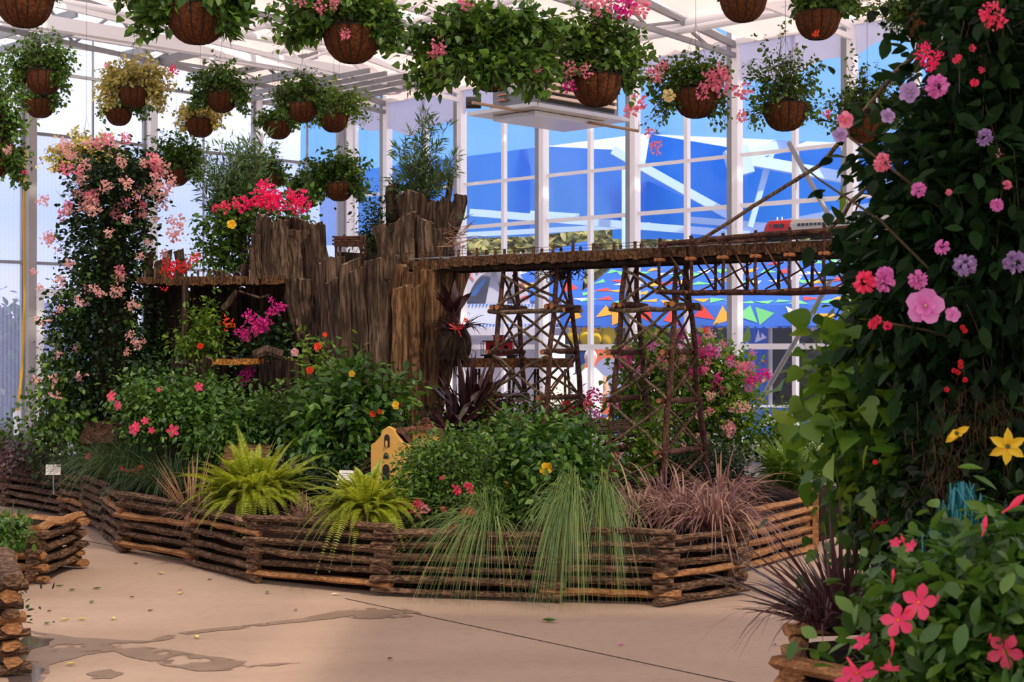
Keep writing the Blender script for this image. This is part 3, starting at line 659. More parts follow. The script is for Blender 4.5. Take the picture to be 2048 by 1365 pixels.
def fence(a, c, i, label, levels=6, z0=.035, dz=.076, over=.07, ends=None, fresh=False):
    """a,c ground points"""
    a = np.array(a, float); c = np.array(c, float); d = nrm(c - a)
    f = thing('rail_fence_section', label, 'fence', (a + c) / 2, 'split rail fence sections round the railway bed')
    off = .038 * (i % 2)
    for k in range(levels):
        z = z0 + off + dz * k; b = B(); e1 = over * rngF.uniform(.6, 1.3); e2 = over * rngF.uniform(.6, 1.3)
        nn = np.array((-d[1], d[0], 0)) * rngF.uniform(-.012, .012)
        split_rail(b, a - d * e1 + nn + (0, 0, z + rngF.uniform(-.006, .006)), c + d * e2 + nn + (0, 0, z + rngF.uniform(-.008, .008)), seed=int(rngF.integers(1e6)), wd=.06 * rngF.uniform(.85, 1.2), ht=.042 * rngF.uniform(.9, 1.15))
        b.obj('rail', RAILM[2] if (fresh or rngF.random() < .15) else RAILM[0], f)
    b = B(); b.box((a + (0, 0, .21) + np.array((-d[1], d[0], 0)) * .05), (.035, .035, .40)); b.obj('stake', MT['rail_orange'], f)
    return f
FP = [(-60, 996), (10, 1013), (125, 1036), (170, 1052), (212, 1075), (246, 1105), (380, 1131), (508, 1166), (768, 1192), (1105, 1206), (1333, 1212), (1478, 1190), (1492, 1142), (1622, 1103)]
FG = [G(*q) for q in FP]
FL = ['split rail fence section at the far left picture edge', 'split rail fence section in front of the far left label sign', 'short split rail section just right of the far left label sign',
      'short split rail section on the bend below the dark grass clump', 'short steep split rail section ending at the left fence corner', 'split rail section right of the left corner, under pink tan blades',
      'split rail section under the large yellow green fern', 'split rail section below the second fern, stacked posts at both ends', 'split rail section under the azalea bush with pink flowers',
      'split rail section behind the long hanging green grass', 'nearest right split rail section below purple grass', 'short split rail return joining near corner to the back right run', 'sunlit split rail section at the right end of the bed']
for i in range(len(FP) - 1): fence(FG[i], FG[i + 1], i, FL[i], fresh=(i == 12))  # right end section all orange: sunlight painted into its rails
b = B(); c = FG[-1]; b.box(c + (.03, 0, .26), (.05, .05, .54)); b.box(c + (-.03, .02, .22), (.04, .05, .44)); prop(b.obj('fence_post', MT['rail_orange']), 'upright sunlit timber post ending the right split rail run', 'post')

# soil bed inside the fence
fp = np.array(FG); inn = []
cen = np.array((-1.2, 14.5, 0))
for q in fp: inn.append(q + nrm(cen - q) * .16)
back = [np.array(q) for q in ((3.4, 14.2, 0), (2.4, 15.6, 0), (.3, 17.6, 0), (-1.8, 19.6, 0), (-4.0, 19.4, 0), (-6.2, 17.2, 0))]
loop = inn + back; b = B(); V = []; NR = 8
for q in loop: V.append((q[0], q[1], .0))
for r in range(NR):
    for q in loop:
        t2 = r / (NR - 1) * .9; p_ = q + (cen - q) * t2; z = .30 + .22 * (1 - (1 - t2) ** 2.2) + .02 * math.sin(p_[0] * 9) * math.cos(p_[1] * 7) * (r > 0); V.append((p_[0], p_[1], z))
V.append((cen[0], cen[1], .53)); m = len(loop); fs = []
i = np.arange(NR)[:, None] * m; j = np.arange(m)[None]; k = (j + 1) % m
b.add(V, [np.stack([i + j, i + k, i + m + k, i + m + j], -1).reshape(-1, 4), np.stack([NR * m + np.arange(m), NR * m + (np.arange(m) + 1) % m, np.full(m, (NR + 1) * m)], -1)])
prop(b.obj('soil_bed', MT['soil']), 'dark mulch bed filling the rail fence enclosure', 'soil', kind='stuff')
def soilz(x, y): return .42

# little planters in the left foreground, built from stacked rails
def rail_box(name, label, corners, levels, fresh=False, dz=.08, cat='planter', over=.09):
    """corners ground points; consecutive sides alternate like a log cabin"""
    f = thing(name, label, cat, np.mean([np.array(q, float) for q in corners], 0))
    for i in range(len(corners) - 1):
        a = np.array(corners[i], float); c = np.array(corners[i + 1], float); d = nrm(c - a)
        for k in range(levels):
            z = .04 + dz * k + (dz / 2 if i % 2 else 0); b = B()
            split_rail(b, a - d * over * rngF.uniform(.5, 1.2) + (0, 0, z), c + d * over * rngF.uniform(.5, 1.2) + (0, 0, z), seed=int(rngF.integers(1e6)), wd=.085, ht=.05)
            b.obj('rail', MT['rail_orange'] if rngF.random() < .5 or fresh else MT['rail'], f)
    q = [np.array(x, float) for x in corners]; cc = np.mean(q, 0); b = B(); V = [x + nrm(cc - x) * .09 for x in q]
    if np.linalg.norm(q[0] - q[-1]) < .01: V = V[:-1]
    n = len(V); b.add([v + (0, 0, .02) for v in V] + [v + (0, 0, levels * dz - .03) for v in V], [[tuple(range(n, 2 * n))], np.array([(i, (i + 1) % n, n + (i + 1) % n, n + i) for i in range(n)])])
    b.obj('soil', MT['soil'], f); return f
c1 = G(72, 1168); 
rail_box('rail_planter', 'square orange brown rail planter at left picture edge', [c1, c1 + (-.9, .25, 0), c1 + (-.7, 1.15, 0), c1 + (.05, .75, 0), c1], 5, dz=.075)
c2 = G(22, 1352)
rail_box('rail_planter', 'nearest left rail planter, only its stacked corner in view', [c2, c2 + (-1.0, -.5, 0), c2 + (-1.5, .5, 0), c2 + (-.35, .95, 0), c2], 6, dz=.08)

# ---------------------------------------------------------------- timber slabs
def slab(p0, p1, wd, th, parent, mat, seed, name='bark_slab', n=22, K=9):
    r = np.random.default_rng(seed); p0 = np.array(p0, float); p1 = np.array(p1, float); d = nrm(p1 - p0)
    x = nrm(np.cross(d, (0, 1, 0.001))); y = np.cross(x, d)
    if x[0] < 0: x = -x; y = -y
    a = np.arange(n) * 2 * math.pi / n
    groove = 1 + .11 * r.normal(size=n); b = B(); V = []
    bend = r.normal() * .03; tw = r.uniform(-.25, .25)
    sl = r.uniform(-.28, .28)
    for i in range(K + 1):
        t2 = i / K; c = p0 + (p1 - p0) * t2 + x * bend * math.sin(math.pi * t2) + x * r.normal() * .004
        g = groove * (1 + .035 * r.normal(size=n)); sc = 1.05 - .12 * t2 + .04 * r.normal()
        for k in range(n):
            an = a[k] + tw * t2
            q = c + x * math.cos(an) * wd * .5 * g[k] * sc + y * math.sin(an) * th * .5 * g[k] * sc
            if i == K: q = q + d * (math.cos(an) * wd * sl + r.normal() * wd * .05)
            V.append(q)
    i = np.arange(K)[:, None] * n; j = np.arange(n)[None]; k = (j + 1) % n
    b.add(V, [np.stack([i + j, i + k, i + n + k, i + n + j], -1).reshape(-1, 4)])
    b.add([V[K * n + q] for q in range(n)], [[tuple(range(n))]], 1)
    o = b.obj(name, [mat, MT['cut']], parent, smooth=False); return o

st = thing('timber_stump', 'tall stump shaped mountain of weathered timber slabs under the bridge end', 'timber stump', P(800, 930, 14.2))
sid = [0]
def slabs(par, lst, D, th=.16, mats=None):
    for q in lst:
        ub, vb, ut, vt, wpx = q[:5]; dd = q[5] if len(q) > 5 else 0; sid[0] += 1
        m = mats or (MT['bark_sunlit'] if ub > 800 and vb > 600 else MT['bark'])
        if len(q) > 6: m = q[6]
        slab(P(ub, vb, D + dd), P(ut, vt, D + dd), wpx / F * D, th, par, m, sid[0] * 7 + 3)
W_ = MT['bark_sunlit']; K_ = MT['bark_dark']; N_ = MT['bark']
# main front face, flaring upward
slabs(st, [(700, 900, 672, 515, 46, .05), (716, 920, 700, 524, 44, -.05), (738, 900, 728, 530, 42), (757, 900, 752, 520, 40, -.08), (778, 900, 778, 515, 38, -.03), (795, 890, 800, 530, 40, .0, W_),
           (812, 890, 822, 545, 38, -.05, W_), (829, 880, 846, 540, 38, .02, W_), (842, 880, 870, 536, 38, .0, W_), (852, 870, 892, 530, 36, .06, W_), (858, 860, 914, 532, 34, .15, W_), (862, 840, 926, 545, 30, .3, W_),
           (690, 880, 655, 525, 48, .2), (672, 820, 642, 530, 44, .3), (800, 890, 806, 575, 40, -.1, W_), (826, 890, 828, 578, 36, -.08, W_), (735, 900, 714, 540, 30, -.1), (690, 860, 668, 560, 30, -.0)], 14.0)
# left shoulder of the stump with leaning tops
slabs(st, [(668, 760, 638, 452, 30, .35), (646, 740, 602, 440, 40, .4), (628, 720, 574, 436, 40, .45), (612, 700, 556, 480, 36, .5), (604, 660, 586, 462, 40, .3), (655, 700, 622, 470, 34, .25), (640, 700, 610, 560, 40, .15), (620, 690, 590, 560, 38, .2), (660, 560, 633, 450, 26, .15)], 14.2)
# rear upper crown
slabs(st, [(772, 560, 757, 450, 30, -.35), (790, 560, 784, 372, 30, .3), (800, 560, 806, 388, 36, .1), (822, 560, 830, 386, 34, .05), (842, 560, 850, 392, 34, .1), (790, 570, 795, 440, 36, .0), (812, 565, 818, 430, 36, -.02), (856, 560, 866, 405, 28, .05), (870, 545, 880, 420, 30, .0),
           (884, 540, 896, 400, 30, -.02), (898, 470, 922, 391, 26, -.06), (896, 540, 905, 440, 34, .06), (878, 540, 902, 348, 12, .3), (850, 560, 850, 440, 40, -.06), (872, 560, 876, 460, 36, -.05), (752, 560, 742, 470, 26, .3), (838, 560, 836, 410, 30, .3)], 14.3)
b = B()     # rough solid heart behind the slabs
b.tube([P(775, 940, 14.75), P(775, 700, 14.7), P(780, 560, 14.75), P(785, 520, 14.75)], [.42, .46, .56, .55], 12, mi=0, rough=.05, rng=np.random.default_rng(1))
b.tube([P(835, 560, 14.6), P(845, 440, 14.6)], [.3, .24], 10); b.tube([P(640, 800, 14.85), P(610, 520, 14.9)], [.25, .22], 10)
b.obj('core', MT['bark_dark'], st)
# timber wall left of the stump with the small deck
tw = thing('timber_wall', 'dark timber slab wall carrying a small plank deck, left of the stump', 'timber wall', P(430, 930, 14.8))
slabs(tw, [(520, 560, 514, 470, 24, -.1), (536, 560, 528, 432, 30, -.05), (552, 560, 548, 445, 30), (570, 560, 566, 440, 26, .05), (506, 570, 508, 500, 22, -.1), (586, 560, 578, 470, 26, .1)], 14.4, mats=N_)
slabs(tw, [(372, 740, 366, 575, 40, .0), (352, 740, 348, 575, 30, .05), (400, 740, 392, 572, 30, .1), (330, 760, 326, 575, 36, .15), (424, 730, 420, 572, 34, .2), (450, 730, 448, 572, 34, .2), (478, 730, 474, 572, 34, .2), (505, 730, 505, 572, 34, .2), (530, 740, 530, 572, 34, .2), (556, 760, 552, 572, 36, .15), (580, 760, 574, 560, 36, .1), (600, 780, 592, 560, 36, .1), (306, 760, 304, 575, 34, .2)], 14.8, mats=K_)
slabs(tw, [(306, 562, 304, 505, 18, -.2), (322, 562, 320, 520, 16, -.2), (334, 562, 336, 503, 18, -.1), (352, 562, 356, 502, 20, .1), (295, 562, 288, 528, 12, -.2), (490, 556, 488, 530, 16, -.2), (312, 560, 310, 540, 14, -.3), (470, 558, 470, 545, 12, -.2), (440, 560, 440, 545, 30, -.2)], 14.8, th=.08, mats=N_)
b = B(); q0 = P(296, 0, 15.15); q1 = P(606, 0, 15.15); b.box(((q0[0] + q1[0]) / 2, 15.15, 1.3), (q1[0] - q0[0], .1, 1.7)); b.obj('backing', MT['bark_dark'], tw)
# deck made of sliced planks seen edge on
b = B(); rg = np.random.default_rng(4)
for k in range(46):
    u = 278 + k * 6.4; top = 555 - (u - 278) * .012 + rg.uniform(-1, 1); bt = top + rg.uniform(15, 19) - (4 if u < 330 else 0)
    D = 14.35 + .1 * math.sin(k * .13); p0 = P(u, (top + bt) / 2, D); b.box(p0 + (0, .25, 0), (.029, .55 + rg.uniform(-.03, .03), (bt - top) / F * D))
b.obj('plank_deck', MT['deckwood'], tw)
b = B()
for u in (290, 310, 330, 352, 372, 396, 420, 444, 468, 500, 525): b.box(P(u, 552, 14.1), (.018, .018, .10))
b.obj('deck_stub', MT['bark'], tw)
b = B(); b.tube([P(445, 620, 14.4), P(476, 582, 14.4)], .03, 7); b.tube([P(478, 582, 14.3), P(520, 596, 14.3), P(540, 590, 14.3)], .012, 6); b.tube([P(370, 740, 14.3), P(370, 560, 14.3)], .03, 8); b.obj('prop_log', MT['bark'], tw)
lw = thing('low_timber_wall', 'low dark log retaining wall with orange plank slice, below the timber wall', 'timber wall', P(480, 940, 14.0))
slabs(lw, [(352 + k * 17, 850, 352 + k * 17, 712 + (k % 3) * 5 + (10 if k < 4 else 0), 22, .1) for k in range(16)], 13.9, th=.1, mats=K_)
b = B(); rg = np.random.default_rng(9)
for k in range(13): b.box(P(434 + k * 7, 724 + rg.uniform(-1, 1), 13.75), (.03, .3, .05))
b.obj('orange_plank_slice', wood('orange cut ends', [C(150, 92, 40), C(206, 140, 64)], scale=20, stretch=(1, 1, .5)), lw)
b = B(); b.tube([P(508, 712, 13.7), P(535, 702, 13.7), P(565, 712, 13.7)], .05, 8); b.obj('cap_log', MT['bark'], lw)
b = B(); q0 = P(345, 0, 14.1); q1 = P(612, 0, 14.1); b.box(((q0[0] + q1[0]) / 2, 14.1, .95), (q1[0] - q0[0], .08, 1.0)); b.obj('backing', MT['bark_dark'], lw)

# small log portal standing on the stump
lp = thing('log_portal', 'little stacked log gateway on top of the stump edge', 'log model', P(700, 515, 14.1))
b = B()
for u in (672, 680, 722, 730): b.tube([P(u, 514, 14.0 + (u % 4) * .02), P(u, 474, 14.0)], .013, 7)
b.obj('post', MT['twig'], lp)
for k in range(6):
    b = B(); v = 474 + k * 3.6; b.tube([P(664 + k % 2 * 4, v, 13.98), P(733, v, 14.02)], .0085, 7); b.obj('cross_log', MT['twig'], lp)

# ---------------------------------------------------------------- twig trestle bridge
TA = np.array((-.80, 14.2, 0)); TD = nrm((.81, -.59, 0)); TN = np.array((-TD[1], TD[0], 0))   # TN points away from the camera
DZ = 2.43
def TP(t, n=0, z=DZ): return TA + TD * t + TN * n + np.array((0, 0, z))
br = thing('trestle_bridge', 'long plank railway deck with stub posts running from stump to right foliage', 'bridge', TP(2.4, 0, 2.3))
rg = np.random.default_rng(21)
tt = -.30; k = 0
def edge_z(t): return DZ - .0 + (-.02 if t < .4 else 0)
plank = B(); plank2 = B()
while tt < 5.6:
    wd = rg.uniform(.028, .055); z1 = edge_z(tt) + rg.uniform(-.004, .006); z0 = z1 - rg.uniform(.075, .09)
    tgt = plank if tt < 2.6 else plank2
    c = TP(tt + wd / 2, 0, (z0 + z1) / 2); tgt.box(c, (wd * .96, .34 + rg.uniform(-.012, .012), z1 - z0), np.stack([TD, TN, (0, 0, 1)], 1)); tt += wd
plank.obj('plank_deck', MT['deckwood'], br); plank2.obj('plank_deck', MT['deckwood'], br)
for n_ in (-.11, .11):
    b = B(); b.tube([TP(.2, n_, DZ - .1), TP(2, n_ + .01, DZ - .105), TP(4, n_, DZ - .1), TP(5.5, n_, DZ - .105)], .028, 8, rough=.06, rng=rg); b.obj('stringer', MT['bark_dark'], br)
b = B()
for n_ in (-.08, .08): b.bar(TP(-.3, n_, DZ + .008), TP(5.6, n_, DZ + .008), .008, .012)
b.obj('track', MT['grey'], br)
for n_ in (-.16, .16):
    for k in range(13):
        t_ = -.1 + k * .205 + (0 if n_ < 0 else .07); b = B(); b.box(TP(t_, n_, DZ + .0), (.022, .016, .13 + rg.uniform(-.02, .03)), np.stack([TD, TN, (0, 0, 1)], 1)); b.obj('stub_post', MT['deckwood'], br)
    b = B(); b.tube([TP(-.1, n_, DZ + .055), TP(1.2, n_, DZ + .05), TP(2.5, n_, DZ + .055)], .0022, 4); b.obj('guard_wire', MT['wire'], br)
def log(b, p0, p1, r, crook=.012, seed=0, endmat=True, K=6, n=8):
    g = np.random.default_rng(seed); p0 = np.array(p0, float); p1 = np.array(p1, float); t_ = np.linspace(0, 1, K + 1)[:, None]
    pts = p0 + (p1 - p0) * t_; L = np.linalg.norm(p1 - p0); d = nrm(p1 - p0)
    s1 = nrm(np.cross(d, (.3, .2, .93))); s2 = np.cross(d, s1); w1 = np.cumsum(g.normal(size=K + 1)) * crook * .6; w2 = np.cumsum(g.normal(size=K + 1)) * crook * .6
    w1 -= np.linspace(w1[0], w1[-1], K + 1); w2 -= np.linspace(w2[0], w2[-1], K + 1)
    pts = pts + s1 * w1[:, None] + s2 * w2[:, None]
    b.tube(pts, r * (1 + .07 * g.normal(size=K + 1)), n, mi=0, capmi=1 if endmat else 0)
TWM = [MT['twig'], MT['twig_end']]; TGM = [MT['twig_grey'], MT['twig_end']]
# Pratt truss girders on the right half
ls = 100
for side, n_ in (('near', -.2), ('far', .2)):
    t0, t1 = 2.62, 5.5; zb, ztop = DZ - .36, DZ + .055
    for nm, za, zb_ in (('top_chord', ztop - .03, ztop + .09), ('bottom_chord', zb, zb + .0)):
        b = B(); log(b, TP(t0, n_, za), TP(t1, n_, zb_), .022, .02, ls); ls += 1; b.obj(nm, TWM, br)
    nb = 10; st_ = (t1 - t0) / nb
    for k in range(nb + 1):
        b = B(); log(b, TP(t0 + k * st_, n_, zb - .02), TP(t0 + k * st_, n_, ztop + .02 + .09 * k / nb), .0135, .006, ls); ls += 1; b.obj('truss_post', TWM, br)
        if k < nb:
            b = B(); log(b, TP(t0 + k * st_, n_ + .02, ztop + .09 * k / nb), TP(t0 + (k + 1) * st_, n_ + .02, zb), .0095, .008, ls); ls += 1; b.obj('truss_diagonal', TWM, br)
            b = B()
            for dx in (-.02, .02): b.tube([TP(t0 + k * st_ + dx, n_ - .04, DZ - .1), TP(t0 + k * st_ + dx, n_ + .04, DZ - .1)], .015, 8)
            b.obj('log_end', MT['twig_end'], br)
for k in range(11):
    b = B(); log(b, TP(2.62 + k * .288, -.27, DZ - .37), TP(2.62 + k * .288, .27, DZ - .37), .011, .008, ls, n=7); ls += 1; b.obj('floor_log', TWM, br)
for k in range(9):
    b = B(); log(b, TP(2.7 + k * .288, -.2, DZ - .36), TP(2.95 + k * .288, .2, DZ - .13), .007, .006, ls, n=6); ls += 1; b.obj('sway_brace', TWM, br)

def tower(ts, label, zbot=.40):
    tw_ = thing('trestle_tower', label, 'trestle', TP(sum(ts) / 2, 0, zbot), 'twig trestle towers under the railway bridge'); global ls
    def leg(t_, s_, z):      # splayed leg position
        f_ = (DZ - .1 - z) / (DZ - .1 - .37); n_ = s_ * (.07 + .33 * f_); return TP(t_ + (-.02 * f_ if t_ == ts[0] else .03 * f_), n_, z)
    LV = [1.97, 1.58, 1.19, .78, .42]
    for t_ in ts:
        for s_ in (-1, 1):
            b = B(); g = np.random.default_rng(ls); ls += 1
            pts = [leg(t_, s_, z) + g.normal(size=3) * (.008, .008, 0) for z in np.linspace(DZ - .1, zbot, 9)]
            b.tube(pts, np.linspace(.020, .027, 9) * (1 + .05 * g.normal(size=9)), 9, mi=0, capmi=1); b.obj('leg', TWM, tw_)
        for z in LV:
            for e_ in (-1, 1) if z > 1.9 else (-1,):
                a = leg(t_, -1, z); c = leg(t_, 1, z); d = nrm(c - a); b = B()
                log(b, a - d * .09 + TD * .03 * e_ - (0, 0, .0), c + d * .08 + TD * .03 * e_, .0225, .008, ls); ls += 1; b.obj('cross_log', TWM, tw_)
        zz = [DZ - .12] + LV
        for q in range(len(zz) - 1):      # X across the bent
            for s_ in (-1, 1):
                b = B(); log(b, leg(t_, s_, zz[q] - .02) + TD * .025 * s_, leg(t_, -s_, zz[q + 1] + .02) + TD * .025 * s_, .011, .008, ls); ls += 1; b.obj('brace', TWM if s_ > 0 else TGM, tw_)
    zz = [DZ - .14] + LV
    for s_ in (-1, 1):                     # faces between bents
        for q, z in enumerate(zz[1:]):
            if q in (0,): 
                b = B(); a = leg(ts[0], s_, z - .03); c = leg(ts[1], s_, z - .03); d = nrm(c - a); log(b, a - d * .1 - TN * .03, c + d * .12 - TN * .03, .02, .012, ls); ls += 1; b.obj('side_rail', TGM, tw_)
        for q in range(len(zz) - 1):
            for k_ in (0, 1):
                a = leg(ts[k_], s_, zz[q] - .03); c = leg(ts[1 - k_], s_, zz[q + 1] + .02); b = B()
                log(b, a - TN * .028 * (1 + k_ * .6), c - TN * .028 * (1 + k_ * .6), .0125, .014, ls); ls += 1; b.obj('brace', TGM, tw_)
    return tw_
tower((.96, 1.53), 'left twig trestle tower, closest to the stump, under the bridge')
tower((2.22, 2.71), 'right twig trestle tower standing in the purple grass')
b = B(); bl = np.random.default_rng(8)
for k in range(260): 
    c = TP(1.5 + bl.normal() * .1, bl.normal() * .08, DZ - .15 + bl.normal() * .03); d = nrm(bl.normal(size=3)); b.tube([c, c + d * .07], .004, 3, cap=False)
prop(b.obj('bird_nest', MT['bark_dark']), 'shaggy dark moss clump hanging under the bridge at the left tower', 'moss')

# ---------------------------------------------------------------- trains
tred = flat('glossy red paint', C(166, 22, 32), .35); tsil = flat('silver car body', C(168, 162, 160), .35, metal=.35, noise=.08, nscale=20); tblk = flat('black undercarriage', C(26, 28, 32), .5); twin = flat('dark window', C(20, 24, 30), .15)
def car(t0, t1, label, loco=False):
    zb = DZ + .014; c = thing('locomotive' if loco else 'passenger_car', label, 'model train', TP((t0 + t1) / 2, 0, zb)); L = t1 - t0
    R = np.stack([TD, TN, (0, 0, 1)], 1)
    prof = [(-.062, .045), (-.066, .085), (-.062, .135), (-.04, .165), (0, .176), (.04, .165), (.062, .135), (.066, .085), (.062, .045)]
    def body(ta, tb, mat, nm, sc0=1.0):
        b = B(); K = 5; n = len(prof); V = []
        for i in range(K + 1):
            f_ = i / K; s_ = 1 if sc0 == 1 else (sc0 + (1 - sc0) * min(1, f_ * 1.6) ** .5)
            for x, z in prof: V.append(TP(ta + (tb - ta) * f_, x * min(1, s_ * 1.05), zb + .03 + (z - .03) * s_))
        i = np.arange(K)[:, None] * n; j = np.arange(n - 1)[None]
        b.add(V, [np.stack([i + j, i + j + 1, i + n + j + 1, i + n + j], -1).reshape(-1, 4), [tuple(range(n))], [tuple(range(K * n, K * n + n))]]); return b.obj(nm, mat, c)
    if loco:
        body(t0 + .07, t0 + .24, tred, 'red_cab'); body(t0, t0 + .075, tred, 'nose', .55); body(t0 + .24, t1, tsil, 'body')
        b = B(); 
        for n_ in (-.045, .0): b.box(TP(t0 + .068, n_, zb + .125), (.012, .035, .03), R)
        for n_ in (-.066,): b.box(TP(t0 + .12, n_, zb + .125), (.04, .006, .03), R); b.box(TP(t0 + .17, n_, zb + .125), (.03, .006, .03), R)
        b.obj('cab_window', twin, c)
        b = B(); blob(b, TP(t0 + .0, 0, zb + .1), (.012, .012, .014), n=6); b.obj('headlight', MT['white'], c)
        b = B()
        for q in (.1, .14): b.tube([TP(t0 + q, 0, zb + .175), TP(t0 + q, 0, zb + .2)], .006, 6)
        b.obj('horn', MT['white'], c)
    else: body(t0, t1, tsil, 'body')
    b = B(); 
    for n_ in (-.0665,):
        s0 = t0 + (.3 if loco else .04)
        while s0 < t1 - .05: b.box(TP(s0 + .015, n_, zb + .125), (.022, .004, .02), R); s0 += .034
    b.obj('side_window', twin, c)
    b = B(); b.box(TP((t0 + t1) / 2, -.064, zb + .05), (L * .98, .005, .008), R); b.obj('red_stripe', tred, c)
    b = B(); b.box(TP((t0 + t1) / 2, 0, zb + .035), (L * .92, .1, .02), R); 
    for q in (t0 + .1, t1 - .1): b.box(TP(q, 0, zb + .025), (.13, .11, .02), R)
    b.obj('underframe', tblk, c)
    for q in (t0 + .06, t0 + .14, t1 - .14, t1 - .06):
        b = B(); b.tube([TP(q, -.055, zb + .02), TP(q, .055, zb + .02)], .019, 12); b.obj('wheel_set', tblk, c)
car(3.47, 4.04, 'red and silver streamlined toy diesel locomotive on the trestle bridge', True)
car(4.07, 4.65, 'silver passenger car coupled behind the red nosed locomotive')
car(4.69, 5.3, 'last silver car in the train, mostly behind flowers')

# back bridge with the red caboose
BB = P(975, 726, 15.4); bd = np.array((.98, -.18, 0)); bn = np.array((.18, .98, 0))
def BP(t_, n_=0, z=0): return BB + bd * t_ + bn * n_ + np.array((0, 0, z))
bb = thing('low_back_bridge', 'short low plank bridge with twig legs behind the left tower, under red caboose', 'bridge', BP(.4, 0, -.8))
b = B(); t_ = -.25
while t_ < .86: wd = rg.uniform(.03, .045); b.box(BP(t_, 0, -.0), (wd, .3, .09), np.stack([bd, bn, (0, 0, 1)], 1)); t_ += wd
b.obj('plank_deck', wood('orange brown plank ends', [C(110, 70, 40), C(170, 112, 70)], scale=16, stretch=(1, 1, .5)), bb)  # orange brown ends, lighter than the main bridge deck
for t_ in (-.1, .25, .5, .8):
    for s_ in (-1, 1):
        b = B(); log(b, BP(t_, s_ * .08, -.06), BP(t_, s_ * .22, -.98), .013, .01, ls, n=6); ls += 1; b.obj('leg', TWM, bb)
for t0_, t1_ in ((-.1, .25), (.25, .5), (.5, .8)):
    for z0, z1 in ((-.08, -.45), (-.45, -.08), (-.45, -.9)):
        b = B(); log(b, BP(t0_, -.12, z0), BP(t1_, -.12, z1), .009, .01, ls, n=6); ls += 1; b.obj('brace', TWM, bb)
cb = thing('caboose', 'small red toy caboose on the low back bridge beside the stump', 'model train', BP(.13, 0, .05)); R = np.stack([bd, bn, (0, 0, 1)], 1)
b = B(); b.box(BP(.13, 0, .145), (.27, .12, .13), R); b.obj('body', tred, cb); b = B(); b.box(BP(.13, 0, .216), (.34, .14, .012), R); b.obj('roof', tblk, cb)
b = B(); b.box(BP(.12, 0, .245), (.1, .1, .05), R); b.obj('cupola', tred, cb); b = B(); b.box(BP(.12, 0, .273), (.13, .12, .008), R); b.obj('cupola_roof', tblk, cb)
b = B(); b.box(BP(.13, 0, .075), (.38, .13, .014), R); b.box(BP(.02, 0, .06), (.09, .11, .03), R); b.box(BP(.25, 0, .06), (.09, .11, .03), R); b.obj('underframe', tblk, cb)
b = B()
for q in (-.055, .315):
    for n_ in (-.055, .055): b.tube([BP(q, n_, .08), BP(q, n_, .21)], .004, 5)
    b.tube([BP(q, -.055, .13), BP(q, .055, .13)], .004, 5)
b.obj('platform_rail', tblk, cb)
for q in (0, .045, .225, .275):
    b = B(); b.tube([BP(q, -.055, .062), BP(q, .055, .062)], .018, 10); b.obj('wheel_set', tblk, cb)
b = B(); 
for q in (.06, .2): b.box(BP(q, -.061, .155), (.035, .004, .035), R)
b.obj('window', twin, cb)

# ---------------------------------------------------------------- little buildings
ms = thing('model_mission', 'yellow stucco toy mission church with curved gable and tower in the shrubs', 'model house', P(800, 985, 11.6))
stucco = flat('yellow stucco', C(212, 160, 78), .9, noise=.15, nscale=12, bump=.15); tile = wood('clay tile', [C(84, 52, 38), C(132, 84, 62)], scale=20, stretch=(1, .2, 1)); dk = flat('dark opening', C(24, 16, 12), .8)
MD = 11.4; gab = [(742, 985), (742, 890), (752, 884), (763, 873), (768, 860), (779, 853), (790, 858), (798, 871), (810, 884), (826, 890), (826, 985)]
mx = nrm((1, -.4, 0)); my = np.array((-mx[1], mx[0], 0)); M0 = P(742, 985, MD)
def MP(u, v, dep=0): return M0 + mx * ((u - 742) / F * MD) + my * dep + np.array((0, 0, (985 - v) / F * MD))
b = B(); n = len(gab)
b.poly([MP(u, v) for u, v in gab]); b.poly([MP(u, v, .05) for u, v in gab][::-1]); 
for i in range(n): a = gab[i]; c = gab[(i + 1) % n]; b.quad(MP(*a), MP(*a, .05), MP(*c, .05), MP(*c))
b.box(MP(784, 935, .35), (.29, .6, .36), np.stack([mx, my, (0, 0, 1)], 1)); b.obj('gable_wall', stucco, ms)
b = B()
for s_ in (-1, 1): b.bar(MP(784 + s_ * 22, 884, .05), MP(784 + s_ * 22, 884, .72), .2, .02)
b = B(); V = []
for dep in (.03, .75):
    for u, v in ((738, 900), (760, 873), (784, 860), (808, 873), (832, 900)): V.append(MP(u, v - 3, dep))
b.add(V, [[(i, i + 1, i + 6, i + 5) for i in range(4)]]); b.obj('tile_roof', tile, ms)
b = B(); b.box(MP(838, 925, .2), (.15, .15, .48), np.stack([mx, my, (0, 0, 1)], 1)); b.obj('tower', stucco, ms)
b = B(); b.box(MP(838, 862, .2), (.2, .2, .02), np.stack([mx, my, (0, 0, 1)], 1)); b.tube([MP(838, 860, .2), MP(838, 846, .2)], [.09, .015], 8); b.obj('tower_roof', tile, ms)
def arch(b, u, v, w_, h_, dep=-.004):
    pts = [MP(u - w_, v + h_, dep), MP(u + w_, v + h_, dep)] + [MP(u + w_ * math.cos(a), v - w_ * 1.3 * math.sin(a), dep) for a in np.linspace(0, math.pi, 8)]; b.poly(pts)
for nm, u, v, w_, h_, dep in (('bell_niche', 778, 876, 6, 18, -.004), ('round_window', 776, 912, 5.5, 5, -.004), ('door_arch', 776, 938, 8, 30, -.004), ('tower_window', 834, 876, 3.2, 10, .12)):
    b = B(); arch(b, u, v, w_, h_, dep); b.obj(nm, dk, ms)
b = B(); blob(b, MP(778, 888, -.012), (.01, .008, .028), n=6); b.obj('statue', stucco, ms)
b = B(); rgm = np.random.default_rng(2)
for k in range(30): c = MP(826 + rgm.uniform(0, 22), 852 - rgm.uniform(0, 14), .2 + rgm.uniform(-.05, .05)); b.box(c, (.02, .02, .015))
